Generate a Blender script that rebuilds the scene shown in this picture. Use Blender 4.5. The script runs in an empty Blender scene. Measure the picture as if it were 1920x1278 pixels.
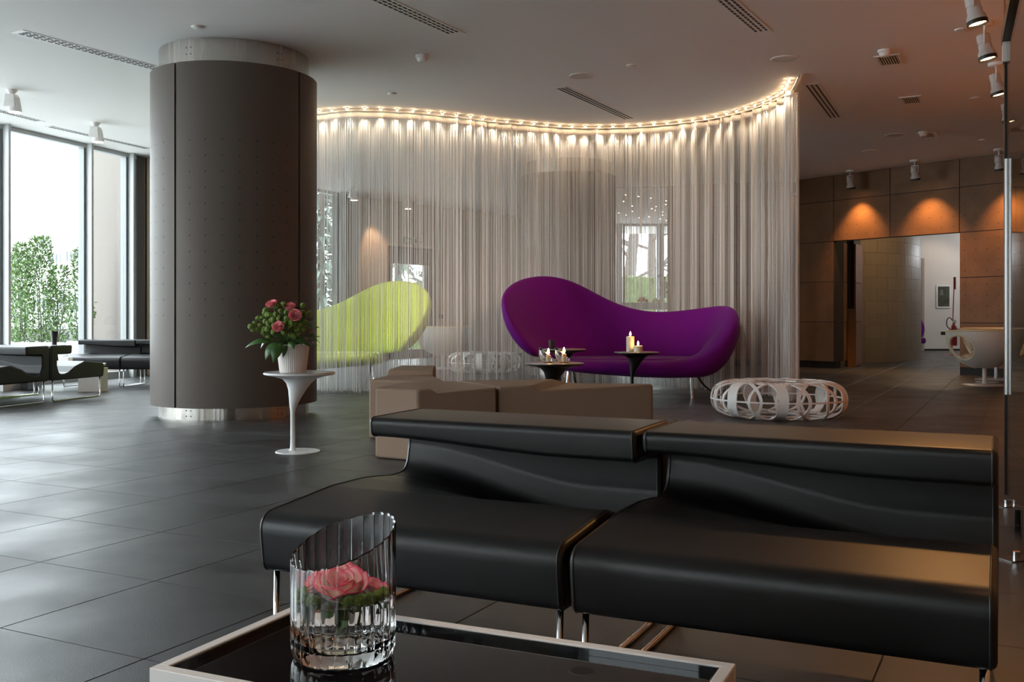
import bpy, bmesh, math, random
from mathutils import Vector, Matrix
R = random.Random(7)
PI = math.pi
SC = bpy.context.scene
COL = SC.collection

# ---------------------------------------------------------------- camera
F, EYE, HZ, CX, H = 1880.0, 0.94, 592.0, 960.0, 3.44
cam = bpy.data.cameras.new('camera')
cam.sensor_width = 36.0
cam.lens = 36.0 * F / 1920.0
cam.shift_y = (HZ - 639.0) / 1920.0
cam.clip_end = 300
co = bpy.data.objects.new('camera', cam)
co.location = (0, 0, EYE)
co.rotation_euler = (PI / 2, 0, 0)
COL.objects.link(co)
SC.camera = co

# ---------------------------------------------------------------- sky and exposure
w = bpy.data.worlds.new('overcast_sky')
SC.world = w
w.use_nodes = True
nt = w.node_tree
bg = nt.nodes['Background']
bg.inputs['Color'].default_value = (0.86, 0.94, 1.0, 1)
bg.inputs['Strength'].default_value = 5.1
vs = SC.view_settings
vs.view_transform = 'Standard'
vs.look = 'None'
vs.exposure = 0.97
vs.gamma = 1.0
vs.use_curve_mapping = False
SC.cycles.max_bounces = 10
SC.cycles.transparent_max_bounces = 24
SC.cycles.transmission_bounces = 12
SC.cycles.diffuse_bounces = 5
SC.cycles.caustics_reflective = False
SC.cycles.sample_clamp_indirect = 6.0

# ---------------------------------------------------------------- helpers
def at(px, py, Y):
    return Vector(((px - CX) * Y / F, Y, EYE - (py - HZ) * Y / F))

def on_floor(px, py):
    return at(px, py, F * EYE / (py - HZ))

def on_ceiling(px, py, h=H):
    return at(px, py, F * (h - EYE) / (HZ - py))

def mat(name, color, rough=0.5, metal=0.0, spec=0.5, noise=0.0, scale=8.0, bump=0.0, bscale=60.0,
        rnoise=0.0, coat=0.0, rand=0.0, sheen=0.0, emit=None, estr=0.0, trans=0.0):
    m = bpy.data.materials.new(name)
    m.use_nodes = True
    n = m.node_tree
    b = n.nodes['Principled BSDF']
    b.inputs['Base Color'].default_value = (*color, 1)
    b.inputs['Roughness'].default_value = rough
    b.inputs['Metallic'].default_value = metal
    b.inputs['Specular IOR Level'].default_value = spec
    b.inputs['Coat Weight'].default_value = coat
    if sheen:
        b.inputs['Sheen Weight'].default_value = sheen
        b.inputs['Sheen Roughness'].default_value = 0.4
    if emit:
        b.inputs['Emission Color'].default_value = (*emit, 1)
        b.inputs['Emission Strength'].default_value = estr
    if trans:
        b.inputs['Transmission Weight'].default_value = trans
    tc = n.nodes.new('ShaderNodeTexCoord')
    col_socket = None
    if noise or rnoise:
        nz = n.nodes.new('ShaderNodeTexNoise')
        nz.inputs['Scale'].default_value = scale
        nz.inputs['Detail'].default_value = 6
        geo = n.nodes.new('ShaderNodeNewGeometry')
        n.links.new(geo.outputs['Position'], nz.inputs['Vector'])
    if noise:
        mx = n.nodes.new('ShaderNodeMix')
        mx.data_type = 'RGBA'
        mx.inputs[6].default_value = (*[c * (1 - noise) for c in color], 1)
        mx.inputs[7].default_value = (*[min(1, c * (1 + noise)) for c in color], 1)
        n.links.new(nz.outputs['Fac'], mx.inputs[0])
        col_socket = mx.outputs[2]
    if rand:
        oi = n.nodes.new('ShaderNodeObjectInfo')
        hs = n.nodes.new('ShaderNodeHueSaturation')
        mr = n.nodes.new('ShaderNodeMapRange')
        mr.inputs[3].default_value = 1 - rand
        mr.inputs[4].default_value = 1 + rand
        n.links.new(oi.outputs['Random'], mr.inputs[0])
        n.links.new(mr.outputs[0], hs.inputs['Value'])
        hs.inputs['Color'].default_value = (*color, 1)
        if col_socket:
            n.links.new(col_socket, hs.inputs['Color'])
        col_socket = hs.outputs['Color']
    if col_socket:
        n.links.new(col_socket, b.inputs['Base Color'])
    if rnoise:
        mr = n.nodes.new('ShaderNodeMapRange')
        mr.inputs[1].default_value = 0.3
        mr.inputs[2].default_value = 0.7
        mr.inputs[3].default_value = max(0.02, rough - rnoise)
        mr.inputs[4].default_value = min(1, rough + rnoise)
        n.links.new(nz.outputs['Fac'], mr.inputs[0])
        n.links.new(mr.outputs[0], b.inputs['Roughness'])
    if bump:
        nb = n.nodes.new('ShaderNodeTexNoise')
        nb.inputs['Scale'].default_value = bscale
        nb.inputs['Detail'].default_value = 4
        n.links.new(tc.outputs['Object'], nb.inputs['Vector'])
        bp = n.nodes.new('ShaderNodeBump')
        bp.inputs['Strength'].default_value = bump
        bp.inputs['Distance'].default_value = 0.01
        n.links.new(nb.outputs['Fac'], bp.inputs['Height'])
        n.links.new(bp.outputs['Normal'], b.inputs['Normal'])
    return m

def emission(name, color, strength):
    m = bpy.data.materials.new(name)
    m.use_nodes = True
    n = m.node_tree
    n.nodes.remove(n.nodes['Principled BSDF'])
    e = n.nodes.new('ShaderNodeEmission')
    e.inputs['Color'].default_value = (*color, 1)
    e.inputs['Strength'].default_value = strength
    n.links.new(e.outputs[0], n.nodes['Material Output'].inputs['Surface'])
    return m

def pane_glass(name, tint=(1, 1, 1), refl=1.0):
    m = bpy.data.materials.new(name)
    m.use_nodes = True
    n = m.node_tree
    n.nodes.remove(n.nodes['Principled BSDF'])
    t = n.nodes.new('ShaderNodeBsdfTransparent')
    t.inputs['Color'].default_value = (*tint, 1)
    g = n.nodes.new('ShaderNodeBsdfGlossy')
    g.inputs['Roughness'].default_value = 0.0
    fr = n.nodes.new('ShaderNodeFresnel')
    fr.inputs['IOR'].default_value = 1.45
    mu = n.nodes.new('ShaderNodeMath')
    mu.operation = 'MULTIPLY'
    mu.inputs[1].default_value = refl
    mx = n.nodes.new('ShaderNodeMixShader')
    ge = n.nodes.new('ShaderNodeNewGeometry')       # the pane reflects once, at its entry face
    ms = n.nodes.new('ShaderNodeMath')
    ms.operation = 'SUBTRACT'
    ms.inputs[0].default_value = 1.0
    n.links.new(ge.outputs['Backfacing'], ms.inputs[1])
    m2 = n.nodes.new('ShaderNodeMath')
    m2.operation = 'MULTIPLY'
    n.links.new(fr.outputs[0], mu.inputs[0])
    n.links.new(mu.outputs[0], m2.inputs[0])
    n.links.new(ms.outputs[0], m2.inputs[1])
    n.links.new(m2.outputs[0], mx.inputs[0])
    n.links.new(t.outputs[0], mx.inputs[1])
    n.links.new(g.outputs[0], mx.inputs[2])
    n.links.new(mx.outputs[0], n.nodes['Material Output'].inputs['Surface'])
    return m

def real_glass(name, color=(1, 1, 1), ior=1.5, rough=0.0):
    m = bpy.data.materials.new(name)
    m.use_nodes = True
    n = m.node_tree
    n.nodes.remove(n.nodes['Principled BSDF'])
    g = n.nodes.new('ShaderNodeBsdfGlass')
    g.inputs['Color'].default_value = (*color, 1)
    g.inputs['IOR'].default_value = ior
    g.inputs['Roughness'].default_value = rough
    n.links.new(g.outputs[0], n.nodes['Material Output'].inputs['Surface'])
    return m

def attr_mat(name, base, edge, rough=0.5, trl=0.0):
    """base -> edge along the mesh attribute 'edge' (the petal's own colour)"""
    m = mat(name, base, rough)
    n = m.node_tree
    b = n.nodes['Principled BSDF']
    a = n.nodes.new('ShaderNodeAttribute')
    a.attribute_name = 'edge'
    mx = n.nodes.new('ShaderNodeMix')
    mx.data_type = 'RGBA'
    mx.inputs[6].default_value = (*base, 1)
    mx.inputs[7].default_value = (*edge, 1)
    n.links.new(a.outputs['Fac'], mx.inputs[0])
    n.links.new(mx.outputs[2], b.inputs['Base Color'])
    return m

def obj(name, bm, m, parent=None, smooth=False, loc=None, rz=None, bevel=0.0, seg=2, angle=40):
    me = bpy.data.meshes.new(name)
    if isinstance(bm, bmesh.types.BMesh):
        bmesh.ops.recalc_face_normals(bm, faces=bm.faces[:])
        bm.to_mesh(me)
        bm.free()
    else:
        me = bm
    o = bpy.data.objects.new(name, me)
    COL.objects.link(o)
    if m is not None and not me.materials:
        me.materials.append(m)
    if smooth:
        me.polygons.foreach_set('use_smooth', [True] * len(me.polygons))
    if smooth == 'auto':
        try:
            me.set_sharp_from_angle(angle=math.radians(angle))
        except Exception:
            pass
    if bevel:
        bv = o.modifiers.new('bevel', 'BEVEL')
        bv.width = bevel
        bv.segments = seg
        bv.limit_method = 'ANGLE'
        bv.angle_limit = math.radians(35)
        bv.harden_normals = False
    if parent is not None:
        o.parent = parent
    if loc is not None:
        o.location = loc
    if rz is not None:
        o.rotation_euler = (0, 0, rz)
    return o

def tag(o, label=None, cat=None, group=None, kind=None):
    if label: o['label'] = label
    if cat: o['category'] = cat
    if group: o['group'] = group
    if kind: o['kind'] = kind
    return o

def thing(name, label, cat, loc=(0, 0, 0), rz=0.0, group=None):
    o = bpy.data.objects.new(name, None)
    o.empty_display_size = 0.1
    COL.objects.link(o)
    o.location = loc
    o.rotation_euler = (0, 0, rz)
    return tag(o, label, cat, group)

def struct(o):
    o['kind'] = 'structure'
    return o

def dup(root, loc, rz=None, label=None, group=None):
    r = root.copy()
    COL.objects.link(r)
    r.location = loc
    if rz is not None: r.rotation_euler = (0, 0, rz)
    if label: r['label'] = label
    if group: r['group'] = group
    for ch in list(root.children):
        c = ch.copy(); COL.objects.link(c); c.parent = r
        for g in ch.children:
            d = g.copy(); COL.objects.link(d); d.parent = c
    return r

def box(bm, x0, x1, y0, y1, z0, z1):
    v = [bm.verts.new(p) for p in ((x0,y0,z0),(x1,y0,z0),(x1,y1,z0),(x0,y1,z0),(x0,y0,z1),(x1,y0,z1),(x1,y1,z1),(x0,y1,z1))]
    for f in ((0,1,2,3),(4,5,6,7),(0,1,5,4),(1,2,6,5),(2,3,7,6),(3,0,4,7)):
        bm.faces.new([v[i] for i in f])
    return bm

def prism(bm, poly, z0, z1):
    """poly: list of (x, y) or (x, y, z1)"""
    a = [bm.verts.new((p[0], p[1], z0)) for p in poly]
    b = [bm.verts.new((p[0], p[1], p[2] if len(p) > 2 else z1)) for p in poly]
    n = len(poly)
    bm.faces.new(a)
    bm.faces.new(b)
    for i in range(n):
        bm.faces.new((a[i], a[(i+1) % n], b[(i+1) % n], b[i]))
    return bm

def wallbox(bm, p, q, z0, z1, t0=0.0, t1=0.2):
    """box along the plan line p-q, from offset t0 to t1 on its left hand"""
    d = Vector((q[0]-p[0], q[1]-p[1])); d.normalize()
    nx, ny = -d.y, d.x
    prism(bm, [(p[0]+nx*t0, p[1]+ny*t0), (q[0]+nx*t0, q[1]+ny*t0), (q[0]+nx*t1, q[1]+ny*t1), (p[0]+nx*t1, p[1]+ny*t1)], z0, z1)
    return bm

def lathe(bm, prof, n=32, cap=True, shift=None, a0=0.0, a1=2*PI):
    """prof: list of (r, z); shift(z) -> (dx, dy)"""
    full = abs(a1 - a0 - 2*PI) < 1e-6
    m = n if full else n + 1
    rings = []
    for r, z in prof:
        dx, dy = shift(z) if shift else (0, 0)
        rings.append([bm.verts.new((r*math.cos(a0+(a1-a0)*i/n)+dx, r*math.sin(a0+(a1-a0)*i/n)+dy, z)) for i in range(m)])
    for k in range(len(rings)-1):
        A, B = rings[k], rings[k+1]
        for i in range(n):
            j = (i+1) % m
            bm.faces.new((A[i], A[j], B[j], B[i]))
    if cap and full:
        if prof[0][0] > 1e-6: bm.faces.new(rings[0][::-1])
        if prof[-1][0] > 1e-6: bm.faces.new(rings[-1])
    return bm

def tube(bm, pts, r, n=8, closed=False, cap=True):
    pts = [Vector(p) for p in pts]
    rr = r if isinstance(r, (list, tuple)) else [r]*len(pts)
    rings = []
    N = len(pts)
    up = None
    for i, p in enumerate(pts):
        a = pts[(i-1) % N] if (closed or i > 0) else p
        b = pts[(i+1) % N] if (closed or i < N-1) else p
        t = (b-a).normalized()
        if up is None:
            up = Vector((0,0,1)) if abs(t.z) < 0.9 else Vector((1,0,0))
        s = t.cross(up)
        if s.length < 1e-6: s = t.cross(Vector((0,1,0)))
        s.normalize()
        up = s.cross(t).normalized()
        rings.append([bm.verts.new(p + (s*math.cos(2*PI*k/n) + up*math.sin(2*PI*k/n))*rr[i]) for k in range(n)])
    for i in range(N if closed else N-1):
        A, B = rings[i], rings[(i+1) % N]
        for k in range(n):
            bm.faces.new((A[k], A[(k+1) % n], B[(k+1) % n], B[k]))
    if cap and not closed:
        bm.faces.new(rings[0][::-1]); bm.faces.new(rings[-1])
    return bm

def fillet(pts, seg=5, closed=True):
    """pts: (a, b, r) in 2-D -> list of (a, b) with rounded corners"""
    out = []
    n = len(pts)
    for i, p in enumerate(pts):
        P = Vector(p[:2]); r = p[2]
        if r <= 0 or (not closed and i in (0, n-1)):
            out += [tuple(P)]*1
            continue
        A = Vector(pts[(i-1) % n][:2]); B = Vector(pts[(i+1) % n][:2])
        u = (A-P); v = (B-P)
        lu, lv = u.length, v.length
        u.normalize(); v.normalize()
        c = max(-1, min(1, u.dot(v)))
        half = math.acos(c)/2
        d = min(r/max(math.tan(half), 1e-3), 0.49*lu, 0.49*lv)
        for k in range(seg+1):
            t = k/seg
            q = (P+u*d)*(1-t)**2 + P*2*t*(1-t) + (P+v*d)*t*t
            out.append((q.x, q.y))
    return out

def loft(bm, sections, cap=True, close=True):
    rings = [[bm.verts.new(p) for p in s] for s in sections]
    n = len(rings[0])
    for A, B in zip(rings, rings[1:]):
        for i in range(n if close else n-1):
            bm.faces.new((A[i], A[(i+1) % n], B[(i+1) % n], B[i]))
    if cap:
        bm.faces.new(rings[0][::-1]); bm.faces.new(rings[-1])
    return bm

def spline(P, per=8):
    P = [Vector(p) for p in P]
    out = []
    for i in range(len(P)-1):
        p0 = P[i-1] if i else P[0]*2-P[1]
        p1, p2 = P[i], P[i+1]
        p3 = P[i+2] if i+2 < len(P) else P[-1]*2-P[-2]
        for k in range(per):
            t = k/per
            out.append(0.5*((2*p1)+(p2-p0)*t+(2*p0-5*p1+4*p2-p3)*t*t+(3*p1-p0-3*p2+p3)*t**3))
    out.append(P[-1])
    return out

def lerp(a, b, t): return a + (b-a)*t
def smooth01(t):
    t = max(0, min(1, t)); return t*t*(3-2*t)

# ---------------------------------------------------------------- materials
M = {}
M['tile'] = mat('slate_tile', (0.034, 0.034, 0.036), 0.41, 0, 0.6, noise=0.35, scale=2.2, bump=0.09, bscale=190, rnoise=0.07, rand=0.12)
M['grout'] = mat('grout', (0.10, 0.095, 0.085), 0.8)
M['ceiling'] = mat('white_plaster', (0.84, 0.83, 0.82), 0.75, 0, 0.2)
M['white_wall'] = mat('pale_plaster', (0.66, 0.62, 0.58), 0.8, 0, 0.2, noise=0.06, scale=1.5)
M['beige_wall'] = mat('beige_plaster', (0.62, 0.52, 0.42), 0.8, 0, 0.2, noise=0.08, scale=1.2)
M['rust'] = mat('oxidised_panel', (0.19, 0.10, 0.05), 0.55, 0.0, 0.3, noise=0.35, scale=3.0, bump=0.06, bscale=20, rand=0.10)
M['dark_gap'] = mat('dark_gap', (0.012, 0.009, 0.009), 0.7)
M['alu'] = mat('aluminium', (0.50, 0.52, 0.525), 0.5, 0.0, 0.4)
M['alu_dark'] = mat('dark_aluminium', (0.16, 0.17, 0.17), 0.4, 0.6)  # darker aluminium for upright window frames and the ceiling strip
M['col_grey'] = mat('grey_lacquer_panel', (0.10, 0.083, 0.071), 0.5, 0.1, 0.2)
M['steel'] = mat('satin_steel', (0.15, 0.145, 0.14), 0.30, 1.0)
M['chrome'] = mat('chrome', (0.72, 0.72, 0.72), 0.08, 1.0)
M['leather'] = mat('black_leather', (0.006, 0.006, 0.0065), 0.40, 0, 0.42, bump=0.05, bscale=260)
M['piping'] = mat('leather_piping', (0.008, 0.008, 0.008), 0.45)
M['white_lac'] = mat('white_lacquer', (0.74, 0.73, 0.72), 0.3, 0, 0.5)
M['cream_lac'] = mat('cream_lacquer', (0.72, 0.70, 0.66), 0.35)
M['black_glass'] = mat('black_glass', (0.006, 0.006, 0.007), 0.015, 0, 0.5)
M['dark_mirror'] = mat('dark_gloss', (0.012, 0.013, 0.015), 0.02, 0, 0.6)
M['purple'] = mat('purple_wool', (0.135, 0.0025, 0.185), 0.75, 0, 0.15, noise=0.08, scale=120, bump=0.15, bscale=400, sheen=0.08)
M['green'] = mat('lime_wool', (0.50, 0.58, 0.05), 0.8, 0, 0.2, noise=0.06, scale=120, sheen=0.3)
M['taupe'] = mat('taupe_foam', (0.225, 0.15, 0.102), 0.7, 0, 0.25, bump=0.03, bscale=300)
M['black_lac'] = mat('black_lacquer', (0.010, 0.009, 0.009), 0.3)
M['table_top'] = mat('grey_laminate', (0.30, 0.27, 0.25), 0.28)
M['white_top'] = mat('pale_laminate', (0.32, 0.31, 0.30), 0.25)
M['plastic'] = mat('white_plastic', (0.80, 0.79, 0.77), 0.4)
M['candle'] = mat('candle_wax', (0.85, 0.70, 0.48), 0.5)
_b = M['candle'].node_tree.nodes['Principled BSDF']
_b.inputs['Subsurface Weight'].default_value = 0.6
_b.inputs['Subsurface Radius'].default_value = (0.04, 0.02, 0.01)
M['gold_wax'] = mat('speckled_gold_wax', (0.72, 0.60, 0.45), 0.4, 0.2, noise=0.5, scale=250, bump=0.3, bscale=300)
M['flame'] = emission('candle_flame', (1, 0.50, 0.14), 40)
M['bulb'] = emission('warm_bulb', (1, 0.66, 0.36), 45)
M['lens_cool'] = emission('spot_lens_pale', (1, 0.82, 0.66), 7)
M['lens'] = emission('spot_lens_warm', (1, 0.62, 0.30), 8)
M['star'] = emission('ceiling_star', (1, 0.75, 0.45), 12)
M['win_glass'] = pane_glass('window_glass', (0.97, 0.985, 0.98))
M['door_glass'] = pane_glass('door_glass', (0.86, 0.88, 0.82), 1.0)
M['vase_glass'] = real_glass('fluted_glass', (1, 1, 1), 1.5)
M['thin_glass'] = pane_glass('blown_glass', (0.96, 0.96, 0.96), 3.5)
M['water'] = real_glass('water', (1, 1, 1), 1.33)
M['copper'] = mat('copper_edge', (0.45, 0.16, 0.08), 0.3, 0.8)
M['black_metal'] = mat('black_metal', (0.012, 0.011, 0.010), 0.4, 0.3)
M['spot_grey'] = mat('spot_body', (0.55, 0.52, 0.50), 0.4)
M['spot_white'] = mat('spot_white', (0.80, 0.78, 0.76), 0.5)
M['leaf'] = mat('dark_leaf', (0.036, 0.105, 0.016), 0.4, noise=0.3, scale=30)
M['pompon'] = mat('green_button_flower', (0.125, 0.20, 0.022), 0.7, bump=1.0, bscale=160, noise=0.3, scale=90)
M['stem'] = mat('flower_stem', (0.05, 0.10, 0.02), 0.5)
M['petal_pink'] = attr_mat('pink_petal', (0.86, 0.46, 0.42), (0.70, 0.07, 0.13), 0.5)
M['petal_cream'] = attr_mat('cream_petal', (0.92, 0.80, 0.68), (0.72, 0.04, 0.14), 0.45)
M['pot'] = mat('ribbed_ceramic', (0.70, 0.64, 0.60), 0.5)
M['red'] = mat('red_enamel', (0.34, 0.02, 0.015), 0.35)
M['rubber'] = mat('black_rubber', (0.012, 0.012, 0.012), 0.6)
M['stone_block'] = mat('grey_block', (0.22, 0.175, 0.115), 0.4, noise=0.12, scale=1.5, rand=0.06)
M['print'] = mat('dark_print', (0.06, 0.065, 0.04), 0.25, noise=1.0, scale=9)
M['sign_green'] = mat('sign_green', (0.03, 0.30, 0.09), 0.4)
M['sign_red'] = mat('sign_red', (0.45, 0.05, 0.05), 0.4)
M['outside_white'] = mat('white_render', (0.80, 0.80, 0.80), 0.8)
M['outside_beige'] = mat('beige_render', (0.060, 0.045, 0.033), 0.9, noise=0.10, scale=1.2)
M['pane_far'] = mat('far_window_pane', (0.085, 0.10, 0.12), 0.2)
M['ground'] = mat('pale_paving', (0.62, 0.62, 0.60), 0.8, noise=0.1, scale=1.0)
M['shrub'] = mat('shrub_leaf', (0.085, 0.15, 0.04), 0.5, noise=0.5, scale=6)
M['hedge'] = mat('hedge_leaf', (0.075, 0.105, 0.035), 0.7, noise=0.6, scale=14, bump=1.0, bscale=18)
M['conifer'] = mat('conifer_needles', (0.09, 0.125, 0.10), 0.7, noise=0.4, scale=5)
M['bark'] = mat('grey_bark', (0.10, 0.088, 0.08), 0.9)
M['concrete'] = mat('outside_concrete', (0.14, 0.14, 0.135), 0.9, noise=0.15, scale=2)
M['fence'] = mat('green_mesh_fence', (0.04, 0.08, 0.075), 0.6)
M['tub'] = mat('white_shell', (0.70, 0.68, 0.62), 0.45)
M['weave'] = mat('cream_weave', (0.78, 0.68, 0.48), 0.7, bump=0.5, bscale=40)
M['orange'] = mat('orange_peel', (0.75, 0.22, 0.05), 0.5)
M['lime_fruit'] = mat('green_fruit', (0.45, 0.5, 0.08), 0.5)
M['slot'] = mat('vent_slot', (0.03, 0.026, 0.024), 0.8)
M['vent'] = mat('vent_metal', (0.80, 0.79, 0.78), 0.4, 0.1)

def streaked_steel():
    m = mat('brushed_steel', (0.5, 0.47, 0.43), 0.22, 1.0)
    n = m.node_tree
    b = n.nodes['Principled BSDF']
    tc = n.nodes.new('ShaderNodeTexCoord')
    mp = n.nodes.new('ShaderNodeMapping')
    mp.inputs['Scale'].default_value = (9, 9, 0.15)
    nz = n.nodes.new('ShaderNodeTexNoise')
    nz.inputs['Scale'].default_value = 1.0
    nz.inputs['Detail'].default_value = 5
    rp = n.nodes.new('ShaderNodeMapRange')
    rp.inputs[1].default_value = 0.35; rp.inputs[2].default_value = 0.65
    rp.inputs[3].default_value = 0.10; rp.inputs[4].default_value = 0.34
    bp = n.nodes.new('ShaderNodeBump')
    bp.inputs['Strength'].default_value = 0.35
    bp.inputs['Distance'].default_value = 0.02
    n.links.new(tc.outputs['Object'], mp.inputs['Vector'])
    n.links.new(mp.outputs[0], nz.inputs['Vector'])
    n.links.new(nz.outputs['Fac'], rp.inputs[0])
    n.links.new(rp.outputs[0], b.inputs['Roughness'])
    n.links.new(nz.outputs['Fac'], bp.inputs['Height'])
    n.links.new(bp.outputs['Normal'], b.inputs['Normal'])
    return m
M['steel_band'] = streaked_steel()
# threads: white polyester strings, a little translucent
m = bpy.data.materials.new('white_string')
m.use_nodes = True
n = m.node_tree
b = n.nodes['Principled BSDF']
b.inputs['Base Color'].default_value = (0.93, 0.91, 0.89, 1)
b.inputs['Roughness'].default_value = 0.6
tr = n.nodes.new('ShaderNodeBsdfTranslucent')
tr.inputs['Color'].default_value = (0.93, 0.91, 0.89, 1)
mx = n.nodes.new('ShaderNodeMixShader')
mx.inputs[0].default_value = 0.35
n.links.new(b.outputs[0], mx.inputs[1])
n.links.new(tr.outputs[0], mx.inputs[2])
n.links.new(mx.outputs[0], n.nodes['Material Output'].inputs['Surface'])
M['string'] = m

# ---------------------------------------------------------------- floor
TH = math.radians(27.17)
D1 = Vector((math.sin(TH), math.cos(TH)))      # tile joints that run away from the camera
D2 = Vector((math.cos(TH), -math.sin(TH)))     # and across
def grid(u, v):
    return D2*u + D1*v
U0, V0 = -2.753, 1.985

FLOOR_POLY = [(-12.6, -4.3), (-6.9, 13.0), (-6.0, 15.9), (-3.7, 20.7), (-0.2, 26.0), (2.0, 30.5), (13.5, 30.5), (13.5, 20.0), (8.6, 15.0), (3.0, 4.0), (-1.2, -4.3)]
bm = bmesh.new()
prism(bm, FLOOR_POLY, -0.25, -0.004)
floor = struct(obj('floor', bm, M['grout']))

def inside(p, poly):
    c = False
    for i in range(len(poly)):
        a, b_ = poly[i-1], poly[i]
        if (a[1] > p[1]) != (b_[1] > p[1]) and p[0] < (b_[0]-a[0])*(p[1]-a[1])/(b_[1]-a[1])+a[0]:
            c = not c
    return c

cells = []
for i in range(-40, 50):
    for j in range(-20, 60):
        c = grid(U0 + 0.6*(i+0.5), V0 + 0.6*(j+0.5))
        if inside(c, FLOOR_POLY):
            d = c.length
            vis = False
            if c.y > 0.9:
                px, py = CX + c.x*F/c.y, HZ + EYE*F/c.y
                vis = -160 < px < 2080 and py < 1420
            cells.append((0 if vis else 1, d, c))
cells.sort(key=lambda t: t[:2])
def tile_into(bm, c=Vector((0, 0)), rot=False):
    h, ch, g = 0.2985, 0.0015, -0.012
    lo, mid, hi = [], [], []
    for sx, sy in ((-1,-1),(1,-1),(1,1),(-1,1)):
        for L, k, z in ((lo, h, g), (mid, h, -0.0015), (hi, h-ch, 0.0)):
            p = grid(sx*k, sy*k) + c if rot else Vector((sx*k, sy*k))
            L.append(bm.verts.new((p.x, p.y, z)))
    for A, B in ((lo, mid), (mid, hi)):
        for k in range(4):
            bm.faces.new((A[k], A[(k+1) % 4], B[(k+1) % 4], B[k]))
    bm.faces.new(hi)
bm = bmesh.new(); tile_into(bm)
t0 = obj('tile', bm, M['tile'], floor)
far = bmesh.new()
for k, (vv, d, c) in enumerate(cells):
    if k < 300 and not vv:
        t = t0 if k == 0 else t0.copy()
        if k: COL.objects.link(t); t.parent = floor
        t.location = (c.x, c.y, 0)
        t.rotation_euler = (0, 0, -TH + (PI if R.random() < 0.5 else 0))
    else:
        tile_into(far, c, True)
o = obj('distant_tiles', far, M['tile'], floor); o['kind'] = 'stuff'

# ---------------------------------------------------------------- ceiling
bm = bmesh.new()
prism(bm, FLOOR_POLY, H, H+0.25)
ceiling = struct(obj('ceiling', bm, M['ceiling']))
# header strip where the star ceiling of the far room begins
p, q = at(1140, 350, 19.55), at(1262, 347, 19.4)
bm = bmesh.new(); wallbox(bm, p, q, H-0.012, H+0.01, 0, 0.03)
struct(obj('trim_1', bm, M['alu_dark']))
for k, (px, py) in enumerate([(1173,365),(1197,368),(1220,371),(1249,376),(1248,383),(1169,377),(1185,386),(1230,387),(1222,391),(1228,394),(1186,396),(1243,397),(1242,403),(1174,403),(1199,408),(1217,406),(1249,413),(1160,399),(1238,410)]):
    c = on_ceiling(px, py)
    bm = bmesh.new()
    lathe(bm, [(0.014, H-0.006), (0.014, H+0.002)], 8)
    o = obj('star_light', bm, M['star'], None)
    o.location = (c.x, c.y, 0)
    tag(o, 'tiny warm star light set in the far room ceiling seen through the string curtain', 'light', 'star lights in the far ceiling')

# ---------------------------------------------------------------- window wall
A0, A1 = Vector((-6.70, 13.12)), Vector((-5.84, 15.81))
FD = (A1-A0)
def facade(px):
    s = (px-CX)/F
    t = (s*A0.y - A0.x)/(FD.x - s*FD.y)
    return A0 + FD*t
fdn = FD.normalized()
nin = Vector((fdn.y, -fdn.x))       # into the room
def fac_t(t): return A0 + fdn*t
wall_left = bpy.data.objects.new('wall_left', None); COL.objects.link(wall_left); struct(wall_left)
win_n = [0]
def pilaster(p, q, depth=0.045, parent=wall_left, m='alu'):
    bm = bmesh.new(); wallbox(bm, p, q, 0.0, H, 0.06, -depth)
    return obj('pilaster', bm, M[m], parent, bevel=0.006)
def window(p, q, z0=0.10, z1=H-0.06):
    win_n[0] += 1
    root = bpy.data.objects.new('window_%d' % win_n[0], None); COL.objects.link(root); struct(root)
    f = 0.045
    d = (q-p).normalized()
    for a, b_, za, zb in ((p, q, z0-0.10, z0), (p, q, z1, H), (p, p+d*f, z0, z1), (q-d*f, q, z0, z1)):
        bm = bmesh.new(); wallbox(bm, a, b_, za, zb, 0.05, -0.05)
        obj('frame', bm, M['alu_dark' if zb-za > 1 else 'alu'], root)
    bm = bmesh.new(); wallbox(bm, p+d*f, q-d*f, z0, z1, -0.004, 0.004)
    obj('pane', bm, M['win_glass'], root)
    return root
fL = lambda px: (facade(px)-A0).dot(fdn)
def fin(t, depth=0.15, th=0.042):
    bm = bmesh.new(); wallbox(bm, fac_t(t), fac_t(t+th), 0.0, H, 0.06, -depth)
    return obj('fin', bm, M['alu'], wall_left, bevel=0.004)
fin(fL(156)); fin(fL(235)); fin(fL(-1))
window(fac_t(fL(-1)+0.042), fac_t(fL(156)))
window(fac_t(fL(156)+0.042), fac_t(fL(235)))
window(fac_t(fL(235)+0.042), fac_t(fL(252)))
t = fL(-1)
while t > -17.5:
    window(fac_t(t-1.45), fac_t(t)); t -= 1.50
    fin(t)
LEFT_END = fac_t(t)
# grey end column and the beige wall behind the main column
bm = bmesh.new(); wallbox(bm, fac_t(fL(251)), fac_t(fL(266)), 0, H, 0.1, -0.05); obj('end_post', bm, M['col_grey'], wall_left)
B0 = fac_t(fL(266)); B1 = Vector((-3.80, 19.85)); B2 = Vector((-3.51, 20.60))
d2 = (B1-B0).normalized()
bm = bmesh.new(); wallbox(bm, B0, B0+d2*0.45, 0, H, 0.2, 0.0); obj('solid_wall', bm, M['beige_wall'], wall_left)
LL = (B1-B0).length-0.45-0.3
for k in range(3):
    a_ = B0+d2*(0.45+LL*k/3); b_ = B0+d2*(0.45+LL*(k+1)/3-0.2)
    window(a_, b_)
    pilaster(b_, b_+d2*0.2, 0.15)
pw = B1 + (B2-B1)*0.02
s_ = lambda px: B0  # unused
d2 = (B2-B1).normalized()
window(B1 - d2*0.3, B2 - d2*0.22)
pilaster(B2 - d2*0.21, B2, 0.12)

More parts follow.
